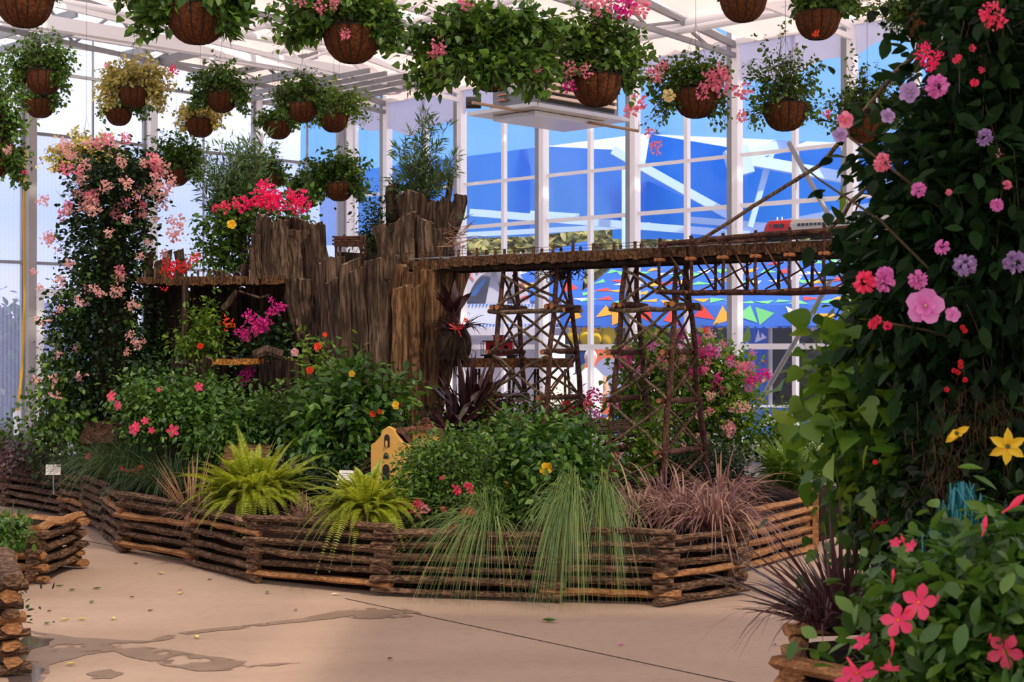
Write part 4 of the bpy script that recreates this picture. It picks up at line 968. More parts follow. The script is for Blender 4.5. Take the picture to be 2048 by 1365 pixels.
b.obj('rubble_crown', tile, ms)

def cabin(name, label, u0, u1, vt, vb, D, matr, matw, cat='model house', dep=.35):
    h = thing(name, label, cat, P((u0 + u1) / 2, vb, D)); zt = P(0, vt, D)[2]; zb = P(0, vb, D)[2]; x0 = P(u0, 0, D)[0]; x1 = P(u1, 0, D)[0]; hh = zt - zb
    b = B(); k = 0; z = zb
    while z < zt - hh * .45: b.tube([(x0 + .02, D, z), (x1 - .02, D, z)], .012, 6); b.tube([(x0 + .03, D, z), (x0 + .03, D + dep, z)], .012, 6); b.tube([(x1 - .03, D, z), (x1 - .03, D + dep, z)], .012, 6); z += .022
    b.box(((x0 + x1) / 2, D + dep / 2, (zb + zt - hh * .45) / 2), (x1 - x0 - .08, dep - .02, zt - hh * .45 - zb)); b.obj('log_wall', matw, h)
    b = B(); N = 16
    for k in range(N):
        f_ = k / N; z = zt - hh * .5 + hh * .5 * f_; y = D - .08 + (dep / 2 + .08) * f_
        b.box(((x0 + x1) / 2 + random.Random(k).uniform(-.01, .01), y, z), (x1 - x0 + .04, .04, .02)); b.box(((x0 + x1) / 2, D + dep + .08 - (dep / 2 + .08) * f_, z), (x1 - x0 + .04, .04, .02))
    b.obj('roof', matr, h); return h
thatch = wood('thatch strips', [C(90, 68, 42), C(150, 118, 74)], scale=24, stretch=(.2, 1, 1))
cabin('model_cabin', 'little thatched log cabin roof between the shrubs, above the big fern', 450, 532, 893, 975, 12.2, thatch, MT['twig'])
cabin('model_cabin', 'brown lattice windowed toy house left, behind the soft dark grass', 168, 232, 843, 925, 14.2, MT['twig'], MT['deckwood'])
th = thing('twig_shelter', 'open twig shelter with woven twig roof seen behind right trestle tower', 'model house', P(1240, 985, 13.6)); TDp = 13.5
b = B()
for k in range(14):
    v = 840 + k * 1.9; log(b, P(1172 + (k % 3) * 3, v, TDp - k * .02), P(1225 + k, v + 1, TDp - k * .02), .010, .01, 700 + k, n=6); log(b, P(1222, v + 2, TDp - .1 - k * .01), P(1288 - k, v + 3, TDp + .1), .010, .01, 740 + k, n=6)
b.obj('twig_roof', TGM, th)
for k, (u, u2) in enumerate(((1200, 1180), (1226, 1212), (1272, 1262), (1288, 1300), (1215, 1192), (1282, 1285))):
    b = B(); log(b, P(u, 864, TDp), P(u2, 985, TDp), .014, .012, 760 + k); b.obj('post', TWM, th)
for k, q in enumerate(((1190, 895, 1290, 860), (1200, 865, 1300, 905), (1195, 905, 1290, 905), (1205, 925, 1270, 880))):
    b = B(); log(b, P(q[0], q[1], TDp), P(q[2], q[3], TDp), .012, .012, 780 + k); b.obj('rail', TWM, th)

# label signs
def sign(label, u, v, D, w_, h_, tilt, rz):
    o = thing('label_sign', label, 'sign', P(u, v + 30, D)); R = np.array((Matrix.Rotation(rz, 3, 'Z') @ Matrix.Rotation(tilt, 3, 'X')))
    b = B(); c = P(u, v, D); b.box(c, (w_, .006, h_), R); pl_ = b.obj('plate', flat('white label', C(206, 202, 196), .5), o)
    b = B(); b.tube([c, c + (0, .01, -.22)], .006, 6); b.obj('stake', MT['grey'], o)
    b = B()
    for k, f_ in enumerate((.3, .15, 0, -.15)): b.box(c + R @ np.array((-.02 * (k % 2), -.0045, f_ * h_)), (w_ * (.7 - .1 * (k % 2)), .001, h_ * .03), R)
    b.obj('printed_lines', flat('faint print', C(150, 146, 142), .6), pl_)
sign('small white plant label sign behind the far left fence rail', 107, 940, 13.9, .135, .095, -.15, 0)
sign('tilted white plant label sign between the two ferns', 696, 957, 11.0, .16, .12, -.5, -.35)

# yellow hose and white standpipe by the left post
b = B(); b.tube([P(50, 300, 19.9), P(47, 420, 19.9), P(49, 600, 19.9), P(44, 740, 19.9), P(36, 822, 19.9)], .018, 8); prop(b.obj('hose', flat('yellow hose', C(206, 160, 30), .5)), 'yellow hose hanging down the left grey wall post', 'hose')
b = B(); b.tube([P(34, 822, 19.9), P(34, 835, 19.9), P(33, 840, 19.9), P(33, 925, 19.9)], [.05, .05, .035, .035], 10); prop(b.obj('standpipe', MT['white']), 'white plastic standpipe at the foot of the left wall', 'pipe')
b = B(); b.box(P(10, 900, 19.2), (.5, .4, .35)); b.box(P(20, 905, 19.0), (.25, .1, .1)); prop(b.obj('storage_box', flat('dark blue plastic', C(24, 34, 54), .5)), 'dark blue box on the floor at far left behind plants', 'box')
b = B(); b.box(P(110, 895, 19.5) , (.42, .1, .5)); prop(b.obj('leaning_board', MT['white']), 'white panel leaning at the foot of the left door', 'panel')

# grey benches / gutter by the right wall
bn_ = thing('display_bench', 'low grey metal bench with white edge below the right windows', 'bench', G(1640, 1020))
b = B(); q0 = P(1470, 906, 17.2); q1 = P(1700, 896, 16.0); b.bar(q0, q1, .6, .035); b.obj('top', MT['white'], bn_)
b = B(); b.bar(q0 - (0, -.1, .13), q1 - (0, -.1, .13), .5, .02); b.bar(q0 - (0, -.1, .42), q1 - (0, -.1, .42), .5, .02); b.obj('shelf', flat('grey tray', C(176, 180, 192), .4, metal=.3), bn_)
for f_ in (.02, .5, .98):
    b = B(); c = q0 + (q1 - q0) * f_; b.box((c[0], c[1], c[2] / 2), (.07, .4, c[2])); b.obj('leg', MT['grey'], bn_)
b = B(); b.bar(G(1560, 1022) + (0, 0, .03), G(1720, 1030) + (0, 0, .03), .05, .06); prop(b.obj('floor_gutter', flat('bright metal channel', C(210, 212, 220), .3, metal=.5)), 'bright metal channel on the floor beyond the right fence end', 'gutter')

# fallen leaves
lf = np.random.default_rng(31)
spots = [(322, 1148, 'y', 'yellow fallen leaf with curled edge under the left corner fence shadow'),
 (420, 1160, 'b', 'brown speck of leaf below the third fence joint'),
 (362, 1188, 'y', 'thin yellow leaf beside a pink petal, mid left path'),
 (152, 1111, 'p', 'pale leaf nearest the left corner of the fence on path'),
 (145, 1181, 'g', 'green leaf scrap right of the square left planter'),
 (195, 1178, 'g', 'pair like green leaf scrap further right of the left planter'),
 (120, 1173, 'g', 'small green leaf touching shadow of the square planter'),
 (100, 1223, 'b', 'brown leaf midway between the two left planters'),
 (40, 1212, 'b', 'brown leaf close beside the nearest left planter top'),
 (228, 1238, 'y', 'brightest folded yellow leaf in the left of the path'),
 (130, 1241, 'y', 'yellow leaf just above the long wet streak, left'),
 (165, 1240, 'y', 'yellow leaf between two others above the wet streak'),
 (95, 1248, 'g', 'dark green curled leaf beside the water puddle edge'),
 (185, 1205, 'g', 'lone green leaf in middle of the left path'),
 (264, 1195, 'b', 'brown leaf scrap left of the thin yellow leaf'),
 (302, 1222, 'b', 'brown leaf right of the brightest yellow leaf'),
 (395, 1275, 'y', 'pale yellow leaf below the wet streak centre left'),
 (535, 1186, 'g', 'green leaf below the fence joint under the second fern'),
 (672, 1190, 'w', 'whitish crumpled blossom on the path below the fence, centre'),
 (592, 1221, 'b', 'brown dot of leaf above the long wet streak'),
 (1098, 1243, 'G', 'large fresh green leaf lying on the path below the hanging grass'),
 (1241, 1291, 'm', 'magenta petal alone on the path at right of centre'),
 (780, 1318, 'b', 'small brown curl near the bottom centre of path'),
 (272, 1128, 'b', 'brown leaf in the shade by the left fence corner'),
 (360, 1180, 'm', 'tiny pink petal beside the thin yellow leaf'),
 (143, 1330, 'y', 'yellow leaf lying inside the wet area, bottom left'),
 (100, 1166, 'm', 'pink petal at the foot of square left planter'),
 (75, 1028, 'm', 'magenta petal under the far left fence'),
 (1550, 1290, 'b', 'dry twig like leaf left of the near right planter')]
lc = {'p': C(226, 210, 170), 'y': C(206, 196, 110), 'b': C(92, 60, 36), 'g': C(96, 112, 50), 'w': C(232, 220, 200), 'G': C(84, 120, 40), 'm': C(222, 110, 180)}
lm = {k: flat('fallen ' + k, v, .7) for k, v in lc.items()}
for u, v, k, lb in spots:
    c = G(u, v, .006); s_ = .055 if k == 'G' else (.022 if k in 'bm' else .032); a = lf.uniform(0, 6.28); b = B()
    V = [(x * s_, y * s_ * .5, z * s_) for x, y, z in ((-1, 0, .1), (-.4, .7, .35), (.3, .75, .3), (1, 0, .25), (.3, -.75, .35), (-.4, -.7, .3), (0, 0, 0))]
    V = np.array(V) @ np.array(Matrix.Rotation(a, 3, 'Z')).T + c
    b.add(V, [[(0, 1, 6), (1, 2, 6), (2, 3, 6), (3, 4, 6), (4, 5, 6), (5, 0, 6)]])
    prop(b.obj('fallen_petal' if k in 'mw' else 'fallen_leaf', lm[k]), lb, 'petal' if k in 'mw' else 'leaf', 'leaves and petals fallen on the path')
# ---------------------------------------------------------------- leaves, flowers, plants
def tmpl(outline, fold=.12, curl=.12):
    """leaf along +x from its half outline; folded at the midrib, tip curled down"""
    h = [(x, y) for x, y in outline]; V = []; n = len(h)
    mid = [(x, 0, -curl * x * x) for x, _ in h]; V += mid
    V += [(x, y, fold * y * 2 - curl * x * x) for x, y in h]; V += [(x, -y, fold * y * 2 - curl * x * x) for x, y in h]
    f = []
    for i in range(n - 1): f.append((i, i + 1, n + i + 1, n + i)); f.append((i + 1, i, 2 * n + i, 2 * n + i + 1))
    return np.array(V, float), [np.array(f)]
HEART = tmpl([(0, .1), (.06, .27), (.2, .38), (.42, .36), (.7, .2), (1, .0)])
OVAL = tmpl([(0, .02), (.15, .16), (.4, .25), (.66, .21), (.86, .1), (1, .0)])
LANCE = tmpl([(0, .02), (.4, .09), (1, .0)], curl=.2)
BRACT = tmpl([(0, .1), (.3, .36), (.7, .36), (1, .1)], fold=.3, curl=-.2)
PETAL = tmpl([(0, .05), (.4, .22), (.75, .34), (1, .12)], fold=.1, curl=.35)
def targets(rng, ells, N, pw=.42):
    wts = np.array([e[6] if len(e) > 6 else e[3] * e[4] for e in ells], float); wts /= wts.sum()
    pick = rng.choice(len(ells), N, p=wts); out = np.zeros((N, 3))
    d = nrm(rng.normal(size=(N, 3))) * (rng.random((N, 1)) ** pw) * (1 + .10 * rng.normal(size=(N, 1)))
    for k, e in enumerate(ells):
        u, v, D, ru, rv, rd = e[:6]; m = pick == k
        out[m] = P(u, v, D) + d[m] * np.array((ru / F * D, rd, rv / F * D))
    return out
def bez(rng, root, tg, K=7, lift=.35, wob=.02):
    root = np.broadcast_to(root, tg.shape); L = np.linalg.norm(tg - root, axis=1, keepdims=True)
    ctrl = root + (tg - root) * .45 + np.array((0, 0, 1.)) * L * lift
    t = np.linspace(0, 1, K)[None, :, None]
    pts = root[:, None] * (1 - t) ** 2 + 2 * t * (1 - t) * ctrl[:, None] + tg[:, None] * t ** 2
    return pts + rng.normal(size=pts.shape) * wob * t
def on_lines(rng, Ls, per, t0, t1=1.0):
    N, K, _ = Ls.shape; t = t0 + (t1 - t0) * rng.random((N, per)); x = t * (K - 1); i = np.minimum(x.astype(int), K - 2); fr = (x - i)[..., None]
    r = np.arange(N)[:, None]; p = Ls[r, i] * (1 - fr) + Ls[r, i + 1] * fr; d = nrm(Ls[r, i + 1] - Ls[r, i])
    return p.reshape(-1, 3), d.reshape(-1, 3)
def leaf_set(b, rng, pts, tan, tm, size, spread=.9, sag=.35, upn=1.0, jit=.35, mi=0, off=.25):
    N = len(pts); rad = rng.normal(size=(N, 3)); rad -= tan * np.sum(rad * tan, 1, keepdims=True); rad = nrm(rad)
    d = nrm(tan * (1 - spread * .6) + rad * spread + np.array((0, 0, -sag))); nn = nrm(np.array((0, 0, upn)) + rng.normal(size=(N, 3)) * jit * 1.6)
    s = size * rng.uniform(.6, 1.2, N); b.inst(tm, pts + rad * (size * off), d, nn, s, mi)
def foliage(parent, seed, root, ells, stems, per, size, leaf='leaf', tm=HEART, t0=.45, lift=.3, wob=.03, stem_r=.004, sag=.35, stem_mat='stem', rootjit=.05, pw=.42, shell=0, stem_vis=.5, name='foliage', spread=.9):
    rng = np.random.default_rng(seed); tg = targets(rng, ells, stems, pw)
    rt = np.broadcast_to(np.array(root, float), tg.shape) + rng.normal(size=tg.shape) * np.array((rootjit, rootjit, rootjit * .2))
    Ls = bez(rng, rt, tg, 7, lift, wob); p, d = on_lines(rng, Ls, per, t0); b = B(); leaf_set(b, rng, p, d, tm, size, sag=sag, spread=spread)
    o = b.obj(name, MT[leaf] if isinstance(leaf, str) else leaf, parent, smooth=True)
    b = B(); m = max(3, int(stems * stem_vis)); b.lines(Ls[:m], stem_r, stem_r * .35); b.obj('stems', MT[stem_mat], o)
    return tg
def shell(parent, seed, ells, n, size, leaf, tm=OVAL, name='foliage', clump=10, rad=.09):
    """sprays of leaves in clumps all through the crown: a dense bush"""
    rng = np.random.default_rng(seed); c = targets(rng, ells, n // clump, .3); out = nrm(c - np.array(P(*ells[0][:3])) + (0, 0, .2))
    cc = np.repeat(c, clump, 0); oo = np.repeat(out, clump, 0); pts = cc + rng.normal(size=cc.shape) * rad
    b = B(); leaf_set(b, rng, pts, nrm(oo + .5 * rng.normal(size=oo.shape)), tm, size, spread=.7)
    return b.obj(name, MT[leaf], parent, smooth=True)
_fl = {}
def flower_mesh(kind, mat):
    key = (kind, mat)
    if key in _fl: return _fl[key]
    rng = np.random.default_rng(sum(map(ord, kind + mat))); b = B(); mats = [MT[mat], MT['yellow'], MT['cream']]
    if kind.startswith('cluster'):
        n = 46; c = nrm(rng.normal(size=(n, 3))) * rng.random((n, 1)) ** .4 * np.array((1, 1, .8)); d = nrm(c + rng.normal(size=(n, 3)) * .7)
        b.inst(BRACT, c, d, nrm(rng.normal(size=(n, 3))), rng.uniform(.32, .5, n)); b.inst(BRACT, c[:n // 3], d[:n // 3], nrm(rng.normal(size=(n // 3, 3))), .16, 2)
    elif kind == 'sprig':
        n = 12; c = rng.normal(size=(n, 3)) * (.5, .5, .8); b.inst(BRACT, c, nrm(rng.normal(size=(n, 3))), nrm(rng.normal(size=(n, 3))), rng.uniform(.5, .8, n))
    elif kind == 'star':      # five pointed petals with a throat, facing -Y
        a = np.arange(5) * 2 * math.pi / 5 + .3; d = np.stack([np.cos(a), -.25 * np.ones(5), np.sin(a)], 1)
        b.inst(tmpl([(0, .1), (.3, .22), (.55, .36), (.8, .3), (1, .02)], fold=.08, curl=.25), np.zeros((5, 3)) + d * .08, d, np.tile((0, -1., .05), (5, 1)), 1.0)
        b.tube([(0, .9, -.25), (0, .3, -.06), (0, -.04, 0)], [.05, .1, .16], 8, cap=False); b.tube([(0, .0, 0), (0, -.06, 0)], [.1, .04], 6, mi=1)
    elif kind == 'hibiscus':
        a = np.arange(5) * 2 * math.pi / 5 + .1; d = np.stack([np.cos(a), -.35 * np.ones(5), np.sin(a)], 1)
        b.inst(tmpl([(0, .1), (.3, .34), (.7, .52), (1, .26)], fold=.12, curl=.2), np.zeros((5, 3)), d, np.tile((.1, -1., .1), (5, 1)) + rng.normal(size=(5, 3)) * .15, 1.0)
        b.inst(tmpl([(0, .1), (.3, .3), (.7, .4), (1, .2)], fold=.2, curl=.1), np.zeros((5, 3)), nrm(d + (.15, -.6, .1)), np.tile((.3, -1., .2), (5, 1)), .7)
        b.tube([(0, 0, 0), (0, -.5, .05)], [.06, .04], 6, mi=2)
    elif kind == 'bud':
        b.tube([(0, 0, -1), (.05, 0, -.5), (.05, 0, 0), (0, 0, .35), (0, 0, .8)], [.05, .08, .22, .2, .02], 7)
    elif kind == 'pom':
        n = 60; c = nrm(rng.normal(size=(n, 3))) * .5; b.inst(BRACT, c, nrm(c + rng.normal(size=(n, 3)) * .3), nrm(rng.normal(size=(n, 3))), .55)
    o = b.obj('blossom', mats, None, base=(0, 0, 0)); _fl[key] = o.data; me = o.data; WL.pop(o); bpy.data.objects.remove(o); return me
def flower(parent, kind, mat, pos, size, rng=None, name='blossom', rot=None):
    o = bpy.data.objects.new(name, flower_mesh(kind, mat)); COL.objects.link(o); o.parent = parent; o.location = tuple(np.array(pos) - WL[parent]); o.scale = (size,) * 3
    r = rng or np.random.default_rng(int(abs(pos[0] * 1e4)) % 9999)
    o.rotation_euler = rot if rot is not None else ((r.uniform(-.4, .4), r.uniform(-3, 3), r.uniform(-.5, .5)) if kind in ('star', 'hibiscus', 'bud') else tuple(r.uniform(0, 6.28, 3)))
    WL[o] = np.array(pos); return o
def scatter(parent, seed, ells, n, kind, mats, size, pw=.08, front=True):
    rng = np.random.default_rng(seed); k = 0
    while k < n:
        t = targets(rng, ells, 1, pw)[0]
        if front and t[1] > P(*ells[0][:3])[1] + ells[0][5] * .35: continue
        flower(parent, kind, mats[k % len(mats)], t, size * rng.uniform(.7, 1.25), rng); k += 1

# ---- hanging baskets
def bowl_mesh(R, seed):
    rng = np.random.default_rng(seed); b = B(); n = 84; K = 10; V = []; ribs = 14
    for i in range(K + 1):
        th = i / K * math.pi / 2; 
        for j in range(n):
            a = 2 * math.pi * j / n; pinch = 1 - .06 * abs(math.sin(a * ribs / 2)) ** 10
            r = R * math.cos(th) ** .75 * pinch + rng.normal() * .0012 if i < K else 0.02
            V.append((r * math.cos(a), r * math.sin(a), -R * 1.15 * math.sin(th)))
    i = np.arange(K)[:, None] * n; j = np.arange(n)[None]; k = (j + 1) % n
    b.add(V, [np.stack([i + j, i + n + j, i + n + k, i + k], -1).reshape(-1, 4)])
    V = []; 
    for j in range(n): a = 2 * math.pi * j / n; V.append((R * .93 * math.cos(a), R * .93 * math.sin(a), -.02))
    b.add(V, [[tuple(range(n))]]); return b
def basket(u, v, wpx, label, ext, seed, leaf='leaf', size=.05, stems=150, per=13, flowers=(), tm=HEART, D=None, thin=False, diam=.38, hang=5.3):
    D = D or diam * F / wpx; R = wpx / F * D / 2; c = P(u, v, D)
    t = thing('hanging_basket', label, 'hanging basket', c - (0, 0, R * 1.15), 'hanging baskets of bougainvillea')
    b = bowl_mesh(R, seed); b.V = [q + c for q in b.V]; bw = b.obj('coir_bowl', MT['coir'], t, smooth=True)
    b = B(); n = 14
    for k in range(n):
        a = 2 * math.pi * (k + .5) / n; b.tube([c + (.965 * R * math.cos(th) ** .75 * math.cos(a), .965 * R * math.cos(th) ** .75 * math.sin(a), -R * 1.15 * math.sin(th)) for th in np.linspace(0, 1.5, 7)], .0042, 4, cap=False)
    rim = [c + (R * 1.01 * math.cos(a), R * 1.01 * math.sin(a), 0) for a in np.linspace(0, 2 * math.pi, 25)]; b.tube(rim, .004, 5, cap=False); b.obj('wire_frame', MT['wire'], bw)
    top = c + (0, 0, .55); b = B()
    for k in range(3): a = k * 2.09 + .4; b.tube([c + (R * math.cos(a), R * math.sin(a), 0), top], .0016, 3, cap=False)
    b.tube([top, (top[0], top[1], max(6.42 if D < 14.8 else 5.55, top[2] + .3))], .002, 3, cap=False); b.obj('hanger_wire', MT['wire'], t)
    l, r, up, dn = ext; s = 1
    ells = []
    mu = D / F
    ells.append((u + (r - l) * .28, v - up * .42, D, (l + r) * .42, up * .66, .3, 5))
    ells.append((u - l * .55, v - up * .15, D, l * .48, up * .38 + dn * .2, .22, 2)); ells.append((u + r * .55, v - up * .2, D, r * .48, up * .4 + dn * .2, .22, 2))
    if dn > 15: ells.append((u - l * .6, v + dn * .45, D - .08, l * .22, dn * .5, .14, 1.3)); ells.append((u + r * .6, v + dn * .4, D - .08, r * .2, dn * .55, .14, 1.3))
    if u == 985: ells.append((975, 150, D - .3, 150, 42, .1, 2.2)); ells.append((1000, 60, D - .1, 200, 60, .3, 3))
    foliage(t, seed, c + (0, 0, .01), ells, int(stems * 1.5), per, size, leaf, tm, t0=.3, lift=.32, wob=.018, stem_r=.004, rootjit=R * .4, pw=.5)
    rg = np.random.default_rng(seed + 50)
    for q in flowers: flower(t, q[4] if len(q) > 4 else 'cluster', q[2], P(q[0], q[1], D - .22), q[3] / F * D, rg)
    return t
BK = [
 (47, -14, 118, 'large basket cropped by the top left corner of the picture', (90, 90, 60, 0), dict()),
 (393, 15, 126, 'large coir basket hanging at top left over the gutter, heart leaves trailing', (185, 140, 60, 80), dict(stems=170, size=.066)),
 (704, 58, 118, 'large coir basket top centre left with small pink bracts', (220, 120, 120, 50), dict(stems=230, size=.055, flowers=[(690, 68, 'pink', 12), (640, 12, 'pink', 14), (600, 0, 'pink', 12), (668, 8, 'pink', 11)])),
 (985, 125, 100, 'biggest green basket plant, bowl nearly hidden by leaves, top centre', (225, 170, 140, 80), dict(stems=400, size=.066, per=14, D=10.8, flowers=[(878, 92, 'pink', 18), (870, 108, 'pink', 14), (932, 6, 'pink', 16), (1075, 138, 'pink', 9)])),
 (1193, 153, 104, 'coir basket under the grey air unit with pink blossoms above', (125, 130, 170, 15), dict(stems=240, size=.052, flowers=[(1140, 138, 'pink', 16), (1172, 142, 'pink', 14), (1136, 172, 'magenta', 14), (1205, 12, 'pink', 20), (1245, 12, 'magenta', 26), (1278, 14, 'pink', 22), (1180, 0, 'pink', 14)])),
 (1392, 182, 94, 'coir basket with bright pink clusters and long trailing sprays', (130, 90, 85, 110), dict(stems=170, size=.04, per=11, flowers=[(1440, 165, 'pink', 24), (1418, 160, 'pink', 18), (1438, 145, 'pink', 18), (1405, 185, 'pink', 15), (1485, 180, 'pink', 18), (1275, 205, 'pink', 18), (1262, 222, 'pink', 14), (1310, 150, 'pink', 18), (1325, 130, 'pink', 12), (1312, 295, 'pink', 14), (1485, 232, 'pink', 12), (1300, 265, 'pink', 10), (1338, 190, 'cream', 14, 'pom')])),
 (1571, 209, 92, 'sunlit tan coir basket centre right with tall upright shoots', (110, 100, 150, 70), dict(stems=120, size=.038, per=12)),
 (1735, 240, 82, 'shaded basket right of the sunlit tan one, behind diagonal twig', (105, 100, 135, 30), dict(stems=150, size=.042, flowers=[(1655, 228, 'orange', 8)])),
 (1487, -12, 96, 'bare looking coir basket cut by the top edge, right of centre', (70, 70, 50, -5), dict(stems=60)),
 (1636, 26, 92, 'coir basket at top right with a dry blossom on its rim', (60, 130, 60, 12), dict(stems=110, flowers=[(1632, 66, 'orange', 8)])),
 (1848, 32, 86, 'coir basket at far top right behind the diagonal twig pole', (130, 60, 50, 45), dict(stems=110, size=.04)),
 (86, 145, 76, 'shaded basket at left with full green crown over a lower basket', (110, 75, 95, 65), dict(stems=170, size=.045, per=12)),
 (79, 200, 62, 'lower basket directly beneath the shaded left one', (70, 60, 30, 25), dict(stems=60)),
 (268, 178, 66, 'yellow variegated basket plant at left', (100, 95, 68, 60), dict(stems=230, leaf='leaf_var', size=.05, flowers=[(345, 138, 'rose', 11), (212, 130, 'pink', 6)])),
 (237, 220, 54, 'dark small basket below the yellow variegated one', (60, 90, 22, 35), dict(stems=70, D=20.2)),
 (443, 188, 64, 'basket right of the variegated one, below the gutter beam', (90, 80, 75, 55), dict(stems=150, size=.05)),
 (400, 240, 60, 'part variegated basket low down between two green ones', (60, 60, 40, 25), dict(stems=90, leaf='leaf_var')),
 (605, 208, 64, 'basket left of centre with airy upright green growth', (80, 80, 80, 35), dict(stems=150, size=.045)),
 (556, 245, 58, 'round basket just below and left of the airy green one', (60, 60, 40, 20), dict(stems=70, size=.05)),
 (667, 230, 60, 'black rimmed basket with thin yellow green growth', (70, 110, 75, 35), dict(stems=90, size=.045, leaf='leaf_lime')),
 (352, 340, 56, 'low basket behind the pink column, crown spreading left and right', (105, 75, 85, 45), dict(stems=170, leaf='leaf', size=.055)),
 (678, 368, 60, 'low basket beside the rear crown of the stump', (90, 75, 80, 45), dict(stems=190, size=.055)),
 (545, 352, 44, 'small low basket behind the blue green willow like plant', (60, 50, 70, 40), dict(stems=80, D=21)),
 (612, 388, 50, 'lowest small basket behind the hot pink flowers', (60, 50, 60, 20), dict(stems=90, D=20.5)),
 (-8, 318, 60, 'basket cropped by the left edge with long hanging foliage', (80, 85, 225, 85), dict(stems=240, size=.055, D=17, flowers=[(15, 300, 'pale', 10), (50, 345, 'rose', 6)])),
 (172, 330, 50, 'pale yellow basket plant behind top of the pink column', (95, 95, 75, 20), dict(stems=190, leaf='leaf_var', D=17.5, size=.05)),
]
for i, (u, v, wpx, lab, ext, kw) in enumerate(BK): basket(u, v, wpx, lab, ext, 300 + i, **kw)

# ---- beds: generic leafy shrub
def shrub(name, label, cat, root, ells, seed, leaf, size, n, stems=40, tm=OVAL, per=8, clump=8, rad=.08, sprig_t0=.55, group=None):
    t = thing(name, label, cat, root, group)
    shell(t, seed, ells, n, size, leaf, tm, clump=clump, rad=rad)
    foliage(t, seed + 1, root, ells, stems, per, size, leaf, tm, t0=sprig_t0, lift=.15, pw=.15, name='outer_sprays', stem_vis=1)
    return t
# pink flowering column
ce = [(225, 690, 14.6, 95, 190, .45, 5), (215, 480, 14.5, 80, 130, .36, 3), (232, 365, 14.4, 90, 70, .36, 2.4), (180, 830, 14.6, 60, 70, .3, 1), (150, 640, 14.5, 55, 90, .25, .9), (285, 790, 14.6, 60, 90, .3, .9)]
t = thing('bougainvillea_column', 'tall dark green column of bougainvillea covered in pale pink blossom, left', 'bougainvillea', P(225, 930, 14.6))
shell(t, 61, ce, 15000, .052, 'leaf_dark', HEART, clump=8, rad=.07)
b = B(); b.tube([P(225, 930, 14.6), P(228, 700, 14.6), P(222, 420, 14.5)], [.16, .2, .1], 10, rough=.05, rng=np.random.default_rng(2)); b.obj('trunk', MT['bark_dark'], t)
foliage(t, 62, P(225, 620, 14.6), [(215, 620, 14.5, 130, 260, .5, 2), (235, 360, 14.4, 115, 80, .4, 2), (120, 620, 14.3, 45, 200, .2, 1)], 150, 9, .05, 'leaf', HEART, t0=.5, lift=.12, pw=.12, name='outer_sprays')
scatter(t, 63, [(235, 355, 14.3, 108, 78, .36)], 46, 'cluster', ['pale', 'pink', 'pale'], .058)
scatter(t, 64, [(225, 480, 14.3, 120, 120, .36)], 20, 'cluster', ['pale', 'pale', 'pink'], .05)
scatter(t, 65, [(210, 620, 14.2, 105, 120, .36)], 10, 'cluster', ['pale'], .05); scatter(t, 66, [(130, 640, 14.2, 40, 170, .2)], 8, 'sprig', ['pale'], .05)
for u, v, s in ((85, 400, 13), (95, 480, 15), (350, 470, 17), (360, 445, 14), (325, 380, 17), (340, 365, 14), (68, 545, 8), (78, 575, 9), (265, 610, 14), (235, 580, 16), (72, 760, 9)): flower(t, 'cluster', 'pale', P(u, v, 14.1), s / F * 14.1)

R3 = lambda u, v, D: P(u, v, D)
shrub('garden_shrub', 'leafy green shrub filling the foot of the pink column at left', 'shrub', P(120, 900, 14.8), [(125, 760, 14.6, 45, 60, .3), (100, 830, 14.8, 40, 60, .3), (160, 850, 14.5, 50, 50, .3)], 70, 'leaf', .06, 2200, tm=HEART)
t = shrub('mandevilla', 'mandevilla bush with small rose red star flowers, left bed', 'mandevilla', P(360, 930, 13.1), [(350, 820, 13.1, 100, 62, .45, 4), (300, 820, 12.9, 60, 45, .3, 1.5), (420, 795, 13.2, 45, 40, .3, 1.5), (270, 800, 12.9, 40, 40, .2, .8)], 71, 'leaf_gloss', .055, 4200, stems=90)
for u, v, s in ((223, 793, 15), (236, 811, 14), (268, 860, 15), (346, 862, 17), (398, 774, 13), (290, 842, 11), (303, 861, 10), (318, 780, 7), (272, 852, 12)): flower(t, 'star', 'rose', P(u, v, 12.5), s / F * 12.5 * .75)
shrub('garden_shrub', 'low bright green shrub at centre of the left bed', 'shrub', P(500, 950, 12.8), [(470, 850, 12.8, 85, 45, .4, 3), (560, 840, 12.9, 80, 50, .4, 3), (430, 890, 12.6, 55, 30, .3, 1), (530, 890, 12.7, 90, 30, .3, 1)], 72, 'leaf_gloss', .06, 4200)
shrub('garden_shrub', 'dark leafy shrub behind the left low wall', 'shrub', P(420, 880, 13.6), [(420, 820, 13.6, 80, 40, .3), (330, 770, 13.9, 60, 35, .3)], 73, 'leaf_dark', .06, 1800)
t = shrub('hibiscus_bush', 'tall hibiscus bush with glossy leaves before the stump, some yellow blooms', 'hibiscus', P(690, 960, 12.4), [(700, 820, 12.4, 80, 60, .4, 3), (640, 850, 12.5, 60, 60, .35, 2), (770, 800, 12.6, 55, 40, .3, 1.5), (705, 760, 12.5, 40, 30, .25, .8), (660, 900, 12.2, 90, 30, .3, 1)], 74, 'leaf_gloss', .085, 2800, stems=60)
for u, v, m, s in ((704, 748, 'yellow', 7), (792, 811, 'yellow', 9), (746, 828, 'orange', 7), (760, 824, 'orange', 6)): flower(t, 'hibiscus', m, P(u, v, 12.1), s / F * 12.1)
t = shrub('garden_shrub', 'slender shrub with salmon buds at left foot of the stump', 'shrub', P(640, 900, 13.0), [(625, 700, 13.2, 28, 30, .15, 1), (650, 740, 13.2, 40, 50, .2, 1.4), (620, 790, 13.1, 40, 40, .2, 1)], 75, 'leaf_lime', .06, 420, stems=26, per=10)
